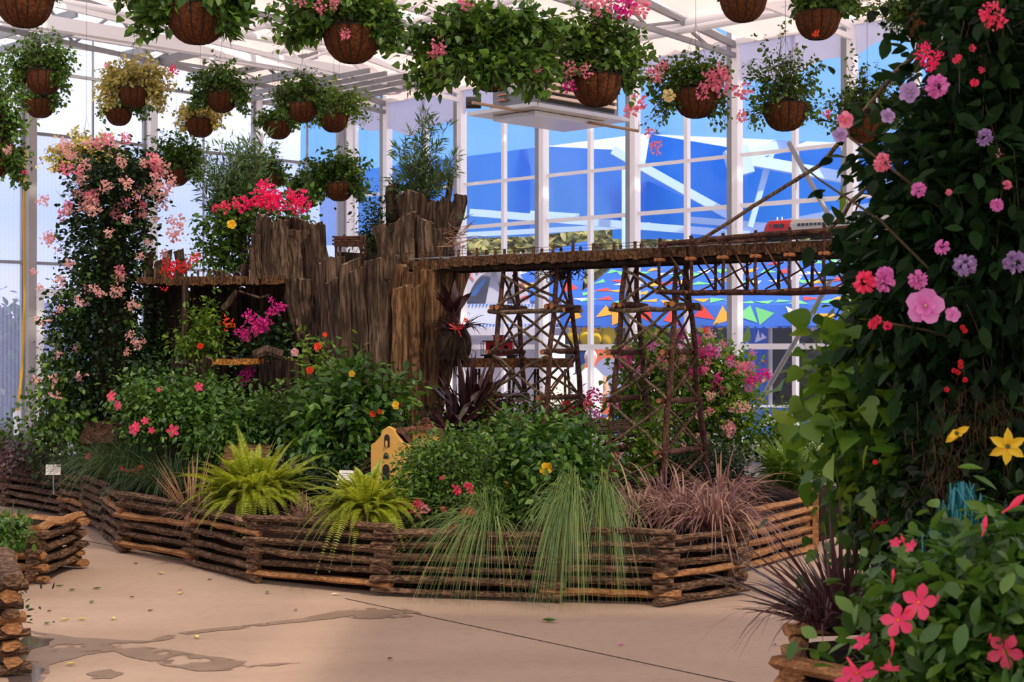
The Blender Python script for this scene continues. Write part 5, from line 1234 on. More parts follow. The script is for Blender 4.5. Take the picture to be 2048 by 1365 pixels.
for u, v, m, s in ((590, 705, 'pale', 9), (636, 694, 'orange', 9), (620, 741, 'orange', 8), (650, 670, 'orange', 5)): flower(t, 'hibiscus', m, P(u, v, 12.9), s / F * 12.9)
t = shrub('azalea', 'azalea bush with pink double flowers above the front fence', 'azalea', P(870, 1060, 10.6), [(885, 960, 10.7, 85, 80, .4, 4), (830, 985, 10.6, 45, 60, .3, 2), (850, 920, 10.8, 45, 40, .3, 1.2), (930, 900, 10.9, 60, 40, .3, 1.5), (960, 1010, 10.6, 50, 40, .3, 1)], 76, 'leaf', .042, 6000, stems=110, rad=.06)
for u, v, s in ((843, 1020, 15), (826, 1015, 10), (837, 1006, 9), (938, 975, 12), (915, 980, 11), (935, 1028, 14), (921, 1063, 17), (907, 1058, 10), (886, 1018, 7), (885, 957, 6), (800, 1010, 6)): flower(t, 'cluster', 'pink' if s > 14 else 'rose', P(u, v, 10.25), s / F * 10.25)
t = shrub('hibiscus_bush', 'large hibiscus bush with one yellow flower below the left trestle tower', 'hibiscus', P(1080, 1070, 11.2), [(1080, 950, 11.2, 100, 85, .45, 5), (1020, 890, 11.5, 60, 45, .3, 1.3), (1130, 890, 11.5, 70, 50, .3, 1.6), (1060, 1030, 11.0, 80, 40, .3, 1.3), (1170, 930, 11.4, 40, 60, .3, 1)], 77, 'leaf_gloss', .07, 5200, stems=90)
flower(t, 'hibiscus', 'yellow', P(1091, 937, 10.75), .05, rot=(.3, .4, .5)); flower(t, 'bud', 'orange', P(1014, 968, 10.8), .03)
for u, v in ((1050, 940), (1066, 1000)): flower(t, 'hibiscus', 'leaf_lime', P(u, v, 10.8), .035, name='yellowing_leaf')
shrub('garden_shrub', 'mixed green shrub behind left trestle tower legs', 'shrub', P(1060, 950, 13.8), [(1080, 860, 13.8, 90, 45, .4, 3), (1000, 860, 13.4, 50, 40, .3, 1)], 78, 'leaf', .06, 2400)
t = shrub('impatiens', 'red and crimson flowering shrub behind the left trestle tower', 'flowers', P(1140, 940, 14.0), [(1140, 830, 14.0, 40, 40, .3, 1)], 79, 'leaf', .05, 600)
for u, v, m in ((1135, 815, 'red'), (1175, 800, 'hot'), (1150, 825, 'red'), (1170, 815, 'rose'), (1190, 830, 'lilac'), (1200, 845, 'lilac'), (1185, 785, 'magenta'), (1170, 865, 'hot'), (1210, 865, 'pink')): flower(t, 'cluster', m, P(u, v, 13.6), 13 / F * 13.6)
# back right bougainvillea
t = shrub('bougainvillea_bush', 'big sunlit bougainvillea behind the right trestle tower, pink and magenta', 'bougainvillea', P(1370, 960, 15.0), [(1370, 790, 15.0, 135, 110, .6, 5), (1300, 720, 15.0, 70, 50, .35, 1.3), (1420, 735, 15, 70, 45, .35, 1.3), (1470, 830, 14.9, 45, 80, .3, 1.2), (1265, 820, 15, 40, 70, .3, 1)], 80, 'leaf_lime', .055, 9000, stems=170, tm=HEART, rad=.07)  # sunlight on this bush put into its leaves by the lighter green
scatter(t, 81, [(1330, 700, 14.7, 95, 50, .35)], 14, 'cluster', ['magenta', 'lilac', 'pink'], .05); scatter(t, 82, [(1450, 735, 14.6, 65, 50, .3)], 20, 'cluster', ['magenta', 'lilac', 'pink'], .05)
scatter(t, 83, [(1380, 800, 14.5, 120, 90, .4)], 16, 'cluster', ['pink', 'pale'], .055); scatter(t, 84, [(1240, 760, 14.6, 45, 70, .3)], 7, 'cluster', ['magenta', 'lilac'], .045)
for u, v, m, s in ((1523, 752, 'magenta', 13), (1534, 748, 'magenta', 11), (1484, 738, 'pink', 16), (1420, 668, 'pale', 12), (1414, 660, 'orange', 8), (1455, 855, 'pale', 15)): flower(t, 'cluster', m, P(u, v, 14.5), s / F * 14.5)
shrub('garden_shrub', 'deep green shrub with tiny red blooms behind right tower', 'shrub', P(1430, 1010, 13.4), [(1420, 930, 13.4, 70, 45, .4, 2), (1320, 930, 13.3, 60, 40, .3, 1)], 85, 'leaf_dark', .05, 2600)
t = shrub('garden_shrub', 'lime green shrub at the foot of the right trestle tower', 'shrub', P(1270, 1000, 12.9), [(1270, 930, 12.9, 45, 40, .25, 1), (1310, 870, 13.0, 35, 40, .2, 1)], 86, 'leaf_lime', .06, 900); scatter(t, 87, [(1235, 925, 12.8, 25, 20, .1)], 5, 'cluster', ['hot'], .03)
shrub('garden_shrub', 'loose green shrub beyond the right fence end, before the windows', 'shrub', P(1560, 980, 14.6), [(1560, 880, 14.8, 60, 40, .4, 2), (1620, 900, 14.9, 60, 30, .3, 1), (1545, 840, 14.8, 25, 25, .2, .6)], 88, 'leaf_lime', .06, 1500)

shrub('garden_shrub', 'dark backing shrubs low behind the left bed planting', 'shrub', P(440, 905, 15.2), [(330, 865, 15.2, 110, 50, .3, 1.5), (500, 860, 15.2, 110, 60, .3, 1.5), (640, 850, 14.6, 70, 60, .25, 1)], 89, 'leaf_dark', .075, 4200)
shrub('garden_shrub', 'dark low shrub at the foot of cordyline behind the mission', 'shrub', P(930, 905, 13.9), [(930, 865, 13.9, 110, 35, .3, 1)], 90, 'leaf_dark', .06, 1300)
# ---- blades: grasses, dracaenas
def tuft(name, label, cat, c, n, L, wd, droop, mat, seed, spread=.8, up=1.0, az=None, rad=.08, K=7, extra=None, tw=.3):
    rng = np.random.default_rng(seed); t = thing(name, label, cat, c); a = rng.uniform(0, 6.28, n) if az is None else rng.normal(az[0], az[1], n)
    base = np.array(c) + np.stack([np.cos(a), np.sin(a), 0 * a], 1) * rng.random((n, 1)) * rad
    s = spread * rng.random(n) ** .7; d = nrm(np.stack([np.cos(a) * s, np.sin(a) * s, np.full(n, up) * rng.uniform(.7, 1.1, n)], 1))
    b = B(); b.blades(base, d, L * rng.uniform(.6, 1.1, n), wd * rng.uniform(.7, 1.2, n), droop * rng.uniform(.5, 1.3, n), K, tw, rng); b.obj('blades', MT[mat] if isinstance(mat, str) else mat, t); return t
tuft('fountain_grass', 'big soft dark green grass clump spilling toward the left fence corner', 'grass', P(270, 960, 13.3), 900, 1.05, .006, .75, 'grass_dark', 501, spread=1.1, rad=.25)
tuft('fountain_grass', 'soft green grass clump behind the first fern, left bed', 'grass', P(340, 985, 12.4), 700, .75, .006, .8, 'grass_dark', 502, spread=1.0, rad=.2)
tuft('fountain_grass', 'thin grass tuft arching left over the fence beside azalea', 'grass', P(985, 1058, 10.15), 330, .85, .0045, 1.0, 'grass', 503, spread=1.7, rad=.1, az=(4.2, .6))
tuft('fountain_grass', 'long pale green grass curtain hanging down over the front fence', 'grass', P(1150, 1030, 10.05), 560, .95, .0048, 1.15, 'grass', 504, spread=1.2, rad=.07, az=(4.45, .2))
tuft('fountain_grass', 'second long grass fall hanging right of the pale grass curtain', 'grass', P(1205, 1025, 10.1), 300, .85, .0048, 1.15, 'grass', 505, spread=1.2, rad=.06, az=(4.75, .22))
tuft('fountain_grass', 'faint grey green grass tuft between the two ferns', 'grass', P(590, 990, 11.7), 200, .42, .005, .7, 'grass', 506, spread=.8)
for i, (u, v, D, L, n) in enumerate(((1275, 1050, 10.9, .8, 230), (1370, 1045, 10.8, .8, 230), (1430, 1060, 10.35, .78, 300), (1330, 1015, 11.8, .7, 170), (1440, 1010, 11.7, .8, 150))):
    tuft('purple_grass', ['purple tan grass clump left of the right tower foot', 'purple tan grass clump between the right tower legs', 'purple tan grass clump spilling over the near right fence corner', 'purple grass clump behind the right tower near leg', 'rear purple grass clump with long arching tips at right'][i], 'grass', P(u, v, D), n, L, .0125, .8, 'purple', 510 + i, spread=1.25, rad=.1)
tuft('purple_grass', 'pink tan dracaena tuft with upright blades left of the big fern', 'dracaena', P(385, 1040, 11.6), 46, .62, .016, .12, 'tan_blade', 520, spread=.9, rad=.05)
tuft('purple_grass', 'drooping purple blades at the left foot of the big fern', 'dracaena', P(400, 1045, 11.5), 70, .42, .012, .7, 'purple', 521, spread=1.2, rad=.08)
tuft('purple_grass', 'pinkish purple tuft between the two ferns over the fence', 'dracaena', P(612, 1050, 11.0), 110, .4, .011, .6, 'purple', 522, spread=1.1, rad=.08)
tuft('dracaena', 'dark spiky dracaena in the near right rail planter', 'dracaena', P(1685, 1265, 5.9), 210, .6, .019, .22, 'dracaena', 523, spread=1.7, up=.9, rad=.06, K=6)
tuft('dracaena', 'drooping thin burgundy grass blades at left of the right planter', 'grass', P(1640, 1260, 5.7), 60, .5, .007, .8, 'dracaena', 524, spread=1.3, rad=.06)
for i, (u, v, D, L, sp) in enumerate(((935, 850, 13.3, .8, .9), (905, 870, 13.0, .7, 1.1), (960, 840, 13.6, .75, 1.1))):
    tuft('cordyline', ['dark burgundy cordyline fan at the right foot of the stump', 'lower dark cordyline with drooping blades by the mission tower', 'rear dark cordyline between stump and left tower'][i], 'cordyline', P(u, v, D), 34, L, .07, .2 if i == 0 else .5, 'cordyline', 530 + i, spread=sp, rad=.05)
t = tuft('cordyline', 'bronze leaved bromeliad with red stalks growing from the right side of the stump', 'bromeliad', P(915, 665, 13.7), 46, .42, .03, .55, 'cordyline', 540, spread=1.4, rad=.05)
b = B(); rg = np.random.default_rng(6)
for k in range(14): d = nrm(np.array((rg.uniform(-1, .6), rg.uniform(-.8, .1), rg.uniform(-.5, .8)))); b.tube([P(915, 660, 13.5), P(915, 660, 13.5) + d * .09], .0035, 5)
b.obj('red_stalks', flat('red stalk', C(206, 60, 60), .5), t); flower(t, 'pom', 'orange', P(932, 641, 13.4), .022)
tuft('cordyline', 'dark broad leaved plant clinging high on the right side of the stump', 'cordyline', P(905, 625, 13.7), 14, .36, .09, .25, 'cordyline', 541, spread=.9, rad=.03)
t = thing('hanging_root_ball', 'shaggy dark root mass hanging on the right side of the stump', 'root ball', P(905, 720, 13.8)); b = B(); rg = np.random.default_rng(12)
blob(b, P(908, 690, 13.8), (.16, .14, .2), n=8); b.obj('core', MT['bark_dark'], t); b = B(); n = 500; d = nrm(rg.normal(size=(n, 3))); b.blades(P(908, 690, 13.8) + d * (.14, .12, .18), d, np.full(n, .1), np.full(n, .006), np.full(n, .5), 4); b.obj('fibres', MT['bark_dark'], t)
tuft('tillandsia', 'spiky air plant at the top right edge of the stump', 'air plant', P(926, 440, 14.0), 26, .16, .008, .5, 'willow', 543, spread=1.6, rad=.02)
b = B(); rg = np.random.default_rng(14)
for k in range(26):
    c = P(912 + rg.uniform(-10, 20), 500 - rg.uniform(0, 40), 14.0); b.tube([c, c + rg.normal(size=3) * (.06, .05, .05), c + rg.normal(size=3) * (.1, .06, .08)], .003, 4, cap=False)
prop(b.obj('dry_tendrils', MT['tan_blade']), 'dry curling tendrils on the stump where bridge deck begins', 'tendrils', kind='stuff')

# ---- ferns
def fern(label, c, n, L, seed, droop=.7, mat='fern', spread=1.0, front=.3):
    rng = np.random.default_rng(seed); t = thing('fern', label, 'fern', c); b = B(); rs = B(); K = 14
    for k in range(n):
        a = rng.uniform(0, 6.28); s = spread * rng.uniform(.1, 1.0); l = L * rng.uniform(.65, 1.1); d = nrm(np.array((math.cos(a) * s, math.sin(a) * s - front * rng.random() * s, rng.uniform(.75, 1.1))))
        tt_ = np.linspace(0, 1, K); pts = np.array(c) + d * (l * tt_)[:, None]; pts[:, 2] -= droop * l * rng.uniform(.4, 1.3) * tt_ ** 2.2
        rs.lines(pts[None], .003, .001); T = nrm(np.gradient(pts, axis=0)); m = 44; x = np.linspace(.14, .99, m) * (K - 1); i = np.minimum(x.astype(int), K - 2); fr = (x - i)[:, None]
        p = pts[i] * (1 - fr) + pts[i + 1] * fr; tn = T[i]; sd = nrm(np.cross(tn, np.array((0, 0, 1.)) + .2 * rng.normal(size=3))); nn = np.cross(sd, tn)
        sz = .046 * L / .6 * np.sin(np.clip((x / (K - 1) * 1.05) ** .75 * math.pi, .15, 3.0)) ** .6 * (1 - .5 * x / (K - 1))
        for sg in (-1, 1): b.inst(tmpl([(0, .12), (.4, .15), (1, .02)], fold=0, curl=.15), p, nrm(sd * sg + tn * .35), nn * sg, sz)
    b.obj('fronds', MT[mat], t); rs.obj('rachis', MT['stem_green'], t)
fern('large yellow green fern overflowing the left front fence', P(510, 1020, 11.45), 260, .85, 601, spread=1.15)
fern('second fern drooping over the front fence left of the azalea', P(735, 1035, 10.45), 200, .7, 602, droop=.8, spread=1.4, front=.5)
fern('fern behind the sunlit right end of the rail fence', P(1585, 985, 13.0), 150, .78, 603, droop=.6, mat='leaf_lime')
fern('pale sunlit fern low against the right windows', P(1665, 890, 16.2), 40, .3, 604, droop=.9, mat='fern')

# ---- plants on top of the stump
def willowy(label, ells, root, seed, n, name='willow_leaf_shrub'):
    t = thing(name, label, 'shrub', root); rng = np.random.default_rng(seed); tg = targets(rng, ells, n, .35); Ls = bez(rng, np.array(root) + rng.normal(size=(n, 3)) * .04, tg, 9, .12, .03)
    p, d = on_lines(rng, Ls, 34, .3); b = B(); leaf_set(b, rng, p, d, LANCE, .1, spread=.6, sag=.1); b.obj('foliage', MT['willow'], t); b = B(); b.lines(Ls, .005, .0015); b.obj('stems', MT['stem'], t); return t
willowy('airy narrow leaved shrub growing from the top of the stump', [(830, 300, 14.6, 68, 70, .3, 3), (870, 245, 14.6, 35, 35, .2, 1), (800, 360, 14.6, 45, 45, .2, 1), (905, 300, 14.5, 20, 15, .1, .4), (905, 345, 14.2, 22, 22, .1, .5)], P(835, 420, 14.6), 701, 62)
willowy('blue green narrow leaved shrub behind hot pink flowers', [(470, 340, 15.0, 80, 70, .35, 3), (440, 400, 15.0, 50, 30, .3, 1), (500, 290, 15, 50, 30, .3, 1)], P(480, 500, 15.0), 702, 160)
t = shrub('bougainvillea_bush', 'hot pink bougainvillea spray above the left shoulder of the stump', 'bougainvillea', P(500, 540, 14.9), [(440, 470, 14.9, 40, 55, .25, 2), (500, 440, 14.8, 60, 40, .25, 1.5), (560, 420, 14.8, 50, 25, .2, 1), (440, 520, 14.8, 40, 30, .25, 1)], 703, 'leaf', .055, 1700, stems=50, tm=HEART)
for u, v, s in ((452, 412, 14), (488, 410, 17), (472, 408, 12), (520, 392, 20), (537, 385, 20), (545, 400, 20), (556, 410, 16), (530, 405, 18), (526, 372, 14), (584, 405, 15), (600, 395, 18), (606, 410, 17), (595, 420, 12), (580, 385, 9), (430, 418, 9), (510, 405, 12)): flower(t, 'cluster', 'hot' if u > 480 else 'rose', P(u, v, 14.4), s / F * 14.4)
flower(t, 'hibiscus', 'yellow', P(463, 449, 14.4), .045)
t = shrub('garden_shrub', 'red orange flower clump on the plank deck left of the stump', 'flowers', P(350, 556, 14.7), [(350, 540, 14.7, 35, 12, .1, 1), (385, 525, 14.7, 20, 15, .1, .5)], 704, 'leaf', .03, 260, stems=12)
for u, v, s in ((333, 532, 13), (345, 540, 14), (352, 528, 10), (366, 538, 10), (376, 528, 10), (388, 518, 9), (396, 512, 7), (328, 545, 8)): flower(t, 'cluster', 'orange' if s < 10 else 'red', P(u, v, 14.2), s / F * 14.2)
t = shrub('bougainvillea_bush', 'magenta bougainvillea in the dark hollow under the plank deck', 'bougainvillea', P(530, 790, 14.2), [(530, 690, 14.3, 45, 50, .2, 2), (500, 730, 14.2, 40, 30, .2, 1)], 705, 'leaf_dark', .05, 1100, tm=HEART)
for u, v, s in ((500, 634, 14), (510, 645, 12), (522, 656, 16), (530, 645, 14), (512, 662, 12), (487, 664, 12), (492, 675, 10), (548, 620, 12), (562, 612, 11), (542, 600, 7), (538, 625, 8), (492, 752, 14), (500, 745, 12), (484, 764, 10), (472, 665, 6)): flower(t, 'cluster', 'magenta', P(u, v, 13.75), s / F * 13.75)
t = shrub('garden_shrub', 'bright green vine climbing before the dark timber wall', 'vine', P(400, 730, 14.2), [(408, 640, 14.2, 22, 35, .12, 1), (380, 690, 14.2, 35, 22, .15, 1), (430, 690, 14.2, 40, 30, .15, 1)], 706, 'leaf_lime', .055, 700)
flower(t, 'pom', 'orange', P(401, 693, 13.9), .03); flower(t, 'sprig', 'orange', P(450, 646, 13.9), .05); flower(t, 'sprig', 'orange', P(462, 648, 13.9), .04); flower(t, 'sprig', 'red', P(330, 578, 14.0), .03)
shrub('garden_shrub', 'dark green vine growing up beside the log portal', 'vine', P(745, 540, 14.4), [(745, 430, 14.4, 22, 60, .12, 1), (742, 490, 14.4, 12, 30, .1, .6)], 707, 'leaf_dark', .05, 500)
shrub('ground_cover', 'dark red leaved ground cover behind the far left fence', 'ground cover', P(60, 930, 15.2), [(50, 915, 15.2, 60, 18, .4, 1)], 708, 'dracaena', .05, 1500)
shrub('garden_shrub', 'leafy stems in front of the far left window foot', 'shrub', P(20, 930, 16), [(20, 880, 16, 35, 30, .3, 1), (75, 890, 15.6, 50, 25, .3, .6)], 709, 'leaf', .06, 420)
t = shrub('ground_cover', 'mixed low green ground cover along the left of the bed', 'ground cover', P(200, 960, 14.2), [(190, 930, 14.2, 90, 25, .5, 1), (120, 925, 14.8, 60, 20, .4, .6)], 710, 'leaf_dark', .045, 1900); flower(t, 'star', 'rose', P(176, 913, 13.7), .03); flower(t, 'sprig', 'red', P(273, 942, 12.7), .07)
shrub('ground_cover', 'leafy ground cover between house cabin and mission', 'ground cover', P(640, 990, 12.0), [(640, 950, 12.0, 100, 22, .5, 1), (860, 900, 12.3, 60, 30, .3, .7)], 711, 'leaf_dark', .05, 1700)
t = thing('planter_herb', 'leafy green herb with thin flower stalks in the square left planter', 'plant', P(15, 1100, 10.2)); foliage(t, 712, P(15, 1100, 10.1), [(12, 1065, 10.1, 52, 38, .4, 1)], 130, 14, .05, 'leaf_gloss', OVAL, t0=.3)
b = B()
for u, v in ((28, 1000), (48, 1018), (12, 1020), (60, 1035)): b.tube([P(u - 8, 1090, 10), P(u, v, 10)], .003, 4)
b.obj('flower_stalks', MT['stem_green'], t)
shrub('planter_herb', 'withered small plant in the nearest left planter', 'plant', P(2, 1235, 7.9), [(8, 1215, 7.9, 14, 12, .15, 1)], 713, 'leaf_dark', .035, 160, stems=8)

# ---------------------------------------------------------------- right foreground: pillar of plants
FD = 5.6
b = B(); rg = np.random.default_rng(77)
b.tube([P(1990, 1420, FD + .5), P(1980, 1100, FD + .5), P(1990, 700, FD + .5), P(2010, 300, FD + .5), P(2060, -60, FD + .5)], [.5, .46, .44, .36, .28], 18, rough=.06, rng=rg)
prop(b.obj('shade_core', flat('dark moss', C(22, 26, 16), 1, noise=.6, nscale=30, bump=1, spec=.05)), 'added dark core shading the gaps inside the right foreground foliage', 'pillar')  # core added to darken gaps in the foliage; its moss colour stands for shade
t = shrub('hibiscus_bush', 'huge shade darkened rose of sharon at right edge with pink double flowers', 'hibiscus', P(1980, 1200, FD), [(1990, 420, FD, 190, 330, .5, 5), (1930, 600, FD, 180, 130, .4, 2), (1880, 330, FD, 120, 120, .35, 1.2), (1840, 520, FD, 120, 90, .3, 1), (2020, 120, FD, 110, 180, .4, 2), (1980, 760, FD, 170, 130, .4, 2)], 801, 'leaf_fg', .085, 8500, stems=150, rad=.1, clump=7)
def br(pts, r0, r1, m='stem'):
    b = B(); b.tube([P(*q) for q in pts], np.linspace(r0, r1, len(pts)), 7); return b.obj('branch', MT[m], t)
br([(1960, 690, 5.4), (1850, 660, 5.3), (1740, 640, 5.2)], .006, .004); br([(1900, 430, 5.4), (1800, 350, 5.3), (1700, 275, 5.3), (1690, 240, 5.3)], .006, .003); br([(1880, 560, 5.3), (1760, 440, 5.3), (1640, 360, 5.2), (1610, 335, 5.2)], .005, .003)
for u, v, k, m, s in ((1850, 615, 'hibiscus', 'lilac', 38), (1836, 560, 'pom', 'lilac', 20), (1768, 565, 'pom', 'lilac', 22), (1730, 565, 'pom', 'rose', 24), (1770, 550, 'pom', 'lilac', 18), (1885, 495, 'pom', 'lilac', 16), (1930, 530, 'pom', 'blush', 24), (2030, 525, 'pom', 'blush', 24), (1765, 325, 'pom', 'pink', 20), (1690, 240, 'hibiscus', 'pink', 18), (1680, 270, 'hibiscus', 'blush', 16),
                      (1875, 172, 'pom', 'lilac', 24), (1820, 185, 'hibiscus', 'blush', 22), (1970, 275, 'pom', 'blush', 18), (1775, 232, 'hibiscus', 'blush', 16), (1838, 380, 'pom', 'lilac', 16), (1995, 410, 'pom', 'lilac', 14), (1898, 385, 'pom', 'pink', 7), (2015, 370, 'pom', 'pink', 10), (1905, 630, 'hibiscus', 'lilac', 16), (1950, 165, 'pom', 'rose', 9), (2000, 310, 'sprig', 'pink', 8)):
    flower(t, k, m, P(u, v, 4.95), s / F * 4.95)
for u, v in ((1745, 650), (1755, 640), (1775, 652)): flower(t, 'pom', 'rose', P(u, v, 5.0), .016, name='bud')
t = thing('bougainvillea_bush', 'red bougainvillea clusters hanging among the dark leaves, top right corner', 'bougainvillea', P(1990, 140, 5.1)); foliage(t, 803, P(2020, 40, 5.3), [(1900, 120, 5.1, 90, 60, .2, 1), (1990, 60, 5.1, 60, 60, .2, 1), (1800, 30, 5.6, 90, 40, .2, .6)], 60, 12, .05, 'leaf_fg', HEART)
for u, v, s in ((1985, 22, 22), (1995, 42, 22), (1975, 40, 14), (1848, 110, 17), (1850, 95, 12), (1868, 120, 14), (1862, 132, 12), (1880, 108, 8), (1918, 115, 9), (1945, 95, 8), (1965, 140, 7), (1915, 120, 8)): flower(t, 'cluster', 'hot' if u < 1900 else 'rose', P(u, v, 4.95), s / F * 4.95)
t = thing('climbing_vine', 'bright green heart leaved vine cascading at left side of the right pillar', 'vine', P(1740, 1120, 6.1)); ve = [(1740, 740, 6.1, 80, 95, .3, 3), (1755, 880, 6.1, 75, 110, .3, 3), (1760, 1010, 6.1, 65, 90, .28, 1.6), (1850, 900, 6.0, 110, 150, .3, 2), (1800, 700, 6.1, 90, 60, .3, 1.5)]
shell(t, 804, ve, 4200, .065, 'leaf', HEART, clump=7, rad=.08); shell(t, 805, [(1725, 720, 5.95, 65, 70, .2), (1740, 850, 5.9, 60, 80, .2)], 420, .105, 'leaf_lime', HEART, name='bright_leaves', clump=4, rad=.1)
foliage(t, 806, P(1770, 820, 6.0), [(1720, 760, 6.0, 90, 120, .2, 2), (1730, 1050, 6.0, 55, 80, .2, 1.5)], 60, 9, .07, 'leaf_lime', HEART, t0=.45, lift=.1, name='outer_sprays', pw=.15)
b = B(); b.tube([P(1758, 740, 5.7), P(1800, 800, 5.7), P(1830, 850, 5.8)], .007, 6); b.tube([P(1690, 905, 5.9), P(1740, 950, 5.9), P(1790, 990, 5.9)], .004, 6); b.obj('vine_stem', MT['stem'], t)
for u, v, s in ((1762, 1040, 15), (1780, 1048, 10), (1750, 1052, 8)): flower(t, 'cluster', 'rose', P(u, v, 5.7), s / F * 5.7)
t = shrub('garden_shrub', 'dark tangled shrub filling the middle of the right pillar', 'shrub', P(1930, 1150, FD), [(1920, 930, FD, 140, 150, .4, 3), (2010, 850, FD, 100, 120, .4, 2), (1860, 1060, FD, 90, 80, .3, 1)], 807, 'leaf_dark', .06, 3600)
for u, v in ((1921, 725), (1921, 733), (1908, 742), (1930, 760), (1916, 745), (1925, 655), (1930, 662), (1750, 925), (1893, 780)): flower(t, 'pom', 'red', P(u, v, 5.0), .009, name='red_berry')
b = B(); n = 240; c = np.repeat(P(1885, 930, 5.15)[None], n, 0) + rg.normal(size=(n, 3)) * (.05, .03, .07); b.blades(c, nrm(rg.normal(size=(n, 3))), np.full(n, .07), np.full(n, .0025), np.full(n, .3), 4)
n = 260; c = np.repeat(P(1975, 830, 5.15)[None], n, 0) + rg.normal(size=(n, 3)) * (.10, .03, .06); b.blades(c, nrm(rg.normal(size=(n, 3))), np.full(n, .09), np.full(n, .0025), np.full(n, .3), 4)
prop(b.obj('dry_fibres', flat('dry brown fibre', C(76, 46, 26), .9)), 'matted dry brown fibres in middle of the right foreground pillar', 'fibre', kind='stuff')
for u, v, s, lab, rt in ((2014, 893, .062, 'open yellow star flower with six pointed petals in the right pillar', (.2, .5, -.2)), (1912, 866, .045, 'half turned yellow star flower beside dry brown fibres', (.9, 1.2, .9))):
    b = B(); a = np.arange(6) * 2 * math.pi / 6 + rt[1]; d = np.stack([np.cos(a), -.2 * np.ones(6), np.sin(a)], 1) @ np.array(Matrix.Rotation(rt[0], 3, 'X')).T @ np.array(Matrix.Rotation(rt[2], 3, 'Z')).T
    c = P(u, v, 4.9); b.inst(tmpl([(0, .12), (.4, .26), (.7, .2), (1, .0)], fold=.2, curl=.15), np.tile(c, (6, 1)), d, np.tile((0, -1., 0), (6, 1)), s); b.tube([c + (0, .01, 0), c + (0, .09, -.02)], [.012, .004], 6)
    blob(b, c - (0, .008, 0), (.008, .006, .008), n=5, mi=1); prop(b.obj('yellow_flower', [MT['yellow'], MT['stem_green']]), lab, 'flower')
b = B(); n = 420; a0 = P(1925, 965, 4.75); a1 = P(1930, 1110, 4.75); f_ = rg.random((n, 1)); w_ = .012 + .045 * np.minimum(f_ * 1.6, 1) * (1 - .5 * f_)
c = a0 + (a1 - a0) * f_ * .8 + rg.normal(size=(n, 3)) * w_ * (1, .5, .3); b.blades(c, nrm(np.array((0, 0, -1.)) + rg.normal(size=(n, 3)) * .25), np.full(n, .07), np.full(n, .006), np.full(n, .2), 4)
prop(b.obj('raffia_tassel', flat('teal raffia', C(40, 126, 134), .6)), 'teal raffia tassel hanging in the right pillar', 'tassel', kind='stuff')
# front mandevilla
t = thing('mandevilla', 'foreground mandevilla with glossy leaves and big rose red star flowers, bottom right', 'mandevilla', P(1930, 1400, 4.6)); me_ = [(1930, 1240, 4.6, 140, 120, .3, 4), (2015, 1150, 4.6, 70, 70, .25, 1.5), (1890, 1340, 4.5, 130, 60, .25, 2), (2030, 1250, 4.4, 60, 150, .25, 1.5), (1860, 1190, 4.7, 50, 60, .2, .7)]
shell(t, 820, me_, 2700, .075, 'leaf_gloss', OVAL, clump=5, rad=.09); foliage(t, 821, P(1960, 1380, 4.7), me_, 110, 9, .085, 'leaf_gloss', OVAL, t0=.45, lift=.12, pw=.15, stem_mat='stem_green', name='outer_sprays')
for u, v, s, rt in ((1836, 1205, 36, (.1, .2, .2)), (1795, 1240, 34, (.3, 1.0, .3)), (2008, 1303, 34, (0, .5, -.2)), (1722, 1283, 22, (.6, .3, .8)), (1712, 1345, 44, (.9, .2, .5)), (1780, 1335, 20, (1.2, .4, .5)), (1790, 1085, 12, (.5, 0, 0)), (1820, 1092, 14, (.4, 0, .5))): flower(t, 'star', 'rose', P(u, v, 4.2), s / F * 4.2, rot=rt)
for u, v, s, rt in ((2030, 1005, 34, (0, .9, 0)), (1968, 1050, 24, (0, .2, 0)), (1785, 1150, 17, (0, .1, 0)), (1783, 1292, 22, (0, .05, 0)), (1805, 1080, 14, (0, -.3, 0)), (1978, 1275, 12, (0, .3, 0)), (1875, 1195, 10, (0, 0, 0))): flower(t, 'bud', 'rose', P(u, v, 4.25), s / F * 4.25, name='flower_bud', rot=rt)
# near right planter
c4 = G(1590, 1352); rp = rail_box('rail_planter', 'near right rail planter holding the dark dracaena', [np.array((1.02, 5.62, 0)), np.array((1.17, 6.3, 0)), np.array((2.3, 6.6, 0)), np.array((1.9, 4.3, 0)), np.array((1.02, 5.62, 0))], 6, fresh=True, dz=.075, over=.06)

# twig poles with string lights
def pole(pts, r, label, seed, lights=True):
    t = thing('twig_pole', label, 'pole', P(*pts[0])); g = np.random.default_rng(seed); q = []
    pts = [P(*x) for x in pts]
    for i in range(len(pts) - 1):
        for k in range(6): q.append(pts[i] + (pts[i + 1] - pts[i]) * k / 6 + g.normal(size=3) * r * .35)
    q.append(pts[-1]); b = B(); b.tube(q, r * (1 + .08 * g.normal(size=len(q))), 8); b.obj('twig', MT['twig_grey'], t); q = np.array(q)
    if lights:
        b = B(); w_ = q + g.normal(size=q.shape) * r * .9; b.tube(w_, .0018, 4, cap=False); b.obj('light_cord', MT['wire'], t)
        for k in range(2, len(q), 3):
            b = B(); c = q[k] + (0, 0, -.03); b.tube([c + (0, 0, .02), c, c - (0, 0, .018)], [.004, .005, .001], 6); b.obj('light_bulb', flat('clear bulb', C(236, 240, 255), .1, spec=1) if 'bulb' not in MT else MT['bulb'], t)
MT['bulb'] = flat('clear bulb', C(236, 240, 255), .1, spec=1)
pole([(1395, 486, 7.4), (1640, 330, 6.5), (1780, 160, 6.0), (1895, 40, 5.6)], .0095, 'long diagonal twig pole with string lights crossing the windows', 31)
pole([(1655, 462, 6.6), (1755, 345, 6.1), (1860, 170, 5.8), (1920, 40, 5.6)], .008, 'second thinner diagonal twig pole right of the first', 32)
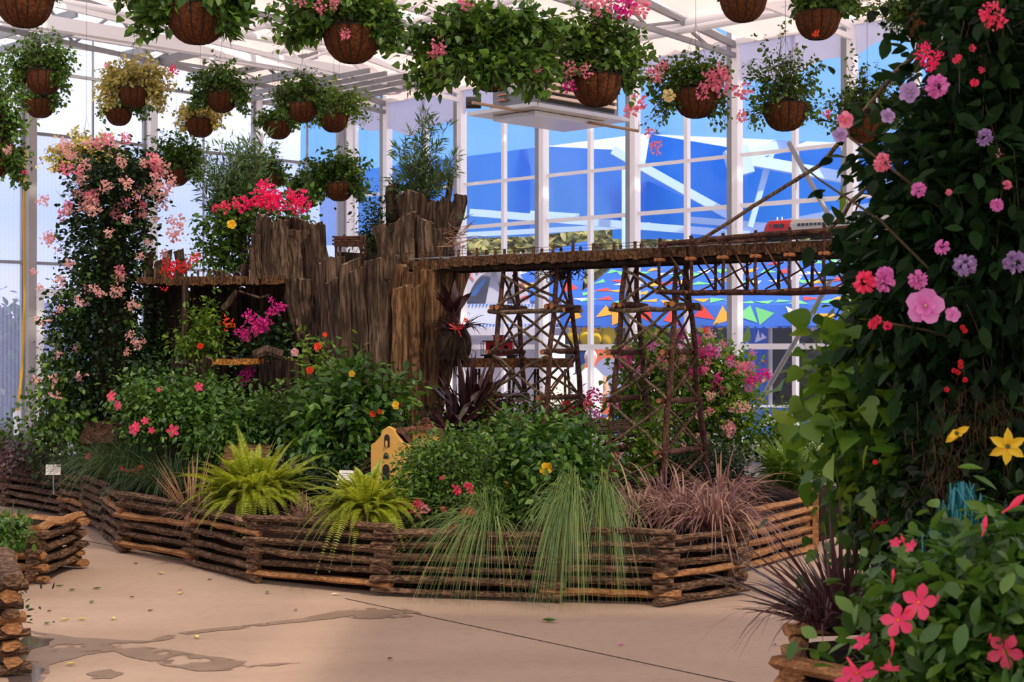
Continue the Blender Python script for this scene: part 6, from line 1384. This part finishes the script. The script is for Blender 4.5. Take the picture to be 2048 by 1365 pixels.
pole([(1990, 470, 5.9), (1975, 200, 5.7), (1958, 30, 5.5)], .009, 'upright reddish twig beside the top right flowers', 33, False)
b = B(); cc = P(1690, 410, 6.2); b.inst(tmpl([(0, .03), (.4, .16), (1, 0)], curl=.5), P(1680, 425, 6.2)[None], np.array([(.35, 0, 1.)]), np.array([(.5, -1., 0)]), .12)
prop(b.obj('single_leaf', MT['leaf_lime']), 'single sunlit leaf sticking up above the silver train car', 'leaf')

# ---- trees and hedges outside
def tree(label, u, v, D, ru, rv, seed, leaf, n=2600, size=.35):
    t = thing('tree', label, 'tree', (P(u, v, D)[0], D, 0), 'trees beyond the greenhouse'); shell(t, seed, [(u, v, D, ru, rv, ru / F * D * .7)], n, size, leaf, OVAL, clump=8, rad=.4)
    b = B(); c = P(u, v, D); b.tube([(c[0], D, 0), (c[0] + .1, D, c[2] * .5), c], [.25, .2, .1], 8); b.obj('trunk', MT['bark'], t)
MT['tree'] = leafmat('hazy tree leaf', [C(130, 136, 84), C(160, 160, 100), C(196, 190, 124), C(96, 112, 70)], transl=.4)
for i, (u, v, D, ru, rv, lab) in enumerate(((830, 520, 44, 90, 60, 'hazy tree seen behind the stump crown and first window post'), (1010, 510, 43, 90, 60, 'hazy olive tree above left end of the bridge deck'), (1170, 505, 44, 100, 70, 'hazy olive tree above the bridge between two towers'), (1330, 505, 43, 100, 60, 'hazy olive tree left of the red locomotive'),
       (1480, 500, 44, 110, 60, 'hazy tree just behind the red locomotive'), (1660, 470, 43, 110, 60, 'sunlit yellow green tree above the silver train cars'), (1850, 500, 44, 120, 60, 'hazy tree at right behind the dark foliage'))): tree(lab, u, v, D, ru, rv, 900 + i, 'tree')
for i, (u, v, D, ru, rv, lab) in enumerate(((10, 740, 34, 110, 100, 'dim hedge seen through ribbed panels left of the grey post'), (150, 740, 36, 110, 90, 'dim hedge seen through ribbed panels right of the grey post'), (-120, 730, 33, 90, 90, 'dim hedge at the extreme left beyond the ribbed wall'))):
    t = thing('hedge', lab, 'hedge', (P(u, v, D)[0], D, 0)); shell(t, 920 + i, [(u, v, D, ru, rv, 1.2)], 3600, .3, 'leaf_dark', OVAL, clump=8, rad=.3); b = B(); blob(b, P(u, v, D), (ru / F * D * .95, 1.0, rv / F * D * .95)); b.box(P(u, 800, D), (ru / F * D * 1.9, 1.0, 1.4)); b.obj('core', MT['soil'], t)
shrub('bougainvillea_bush', 'dark leaf clump standing in for a reflection in the tent opening', 'bougainvillea', P(1620, 860, 27.5), [(1620, 770, 27.8, 55, 80, .4, 1)], 930, 'leaf_dark', .12, 1200)  # leaf clump added in place of a reflection
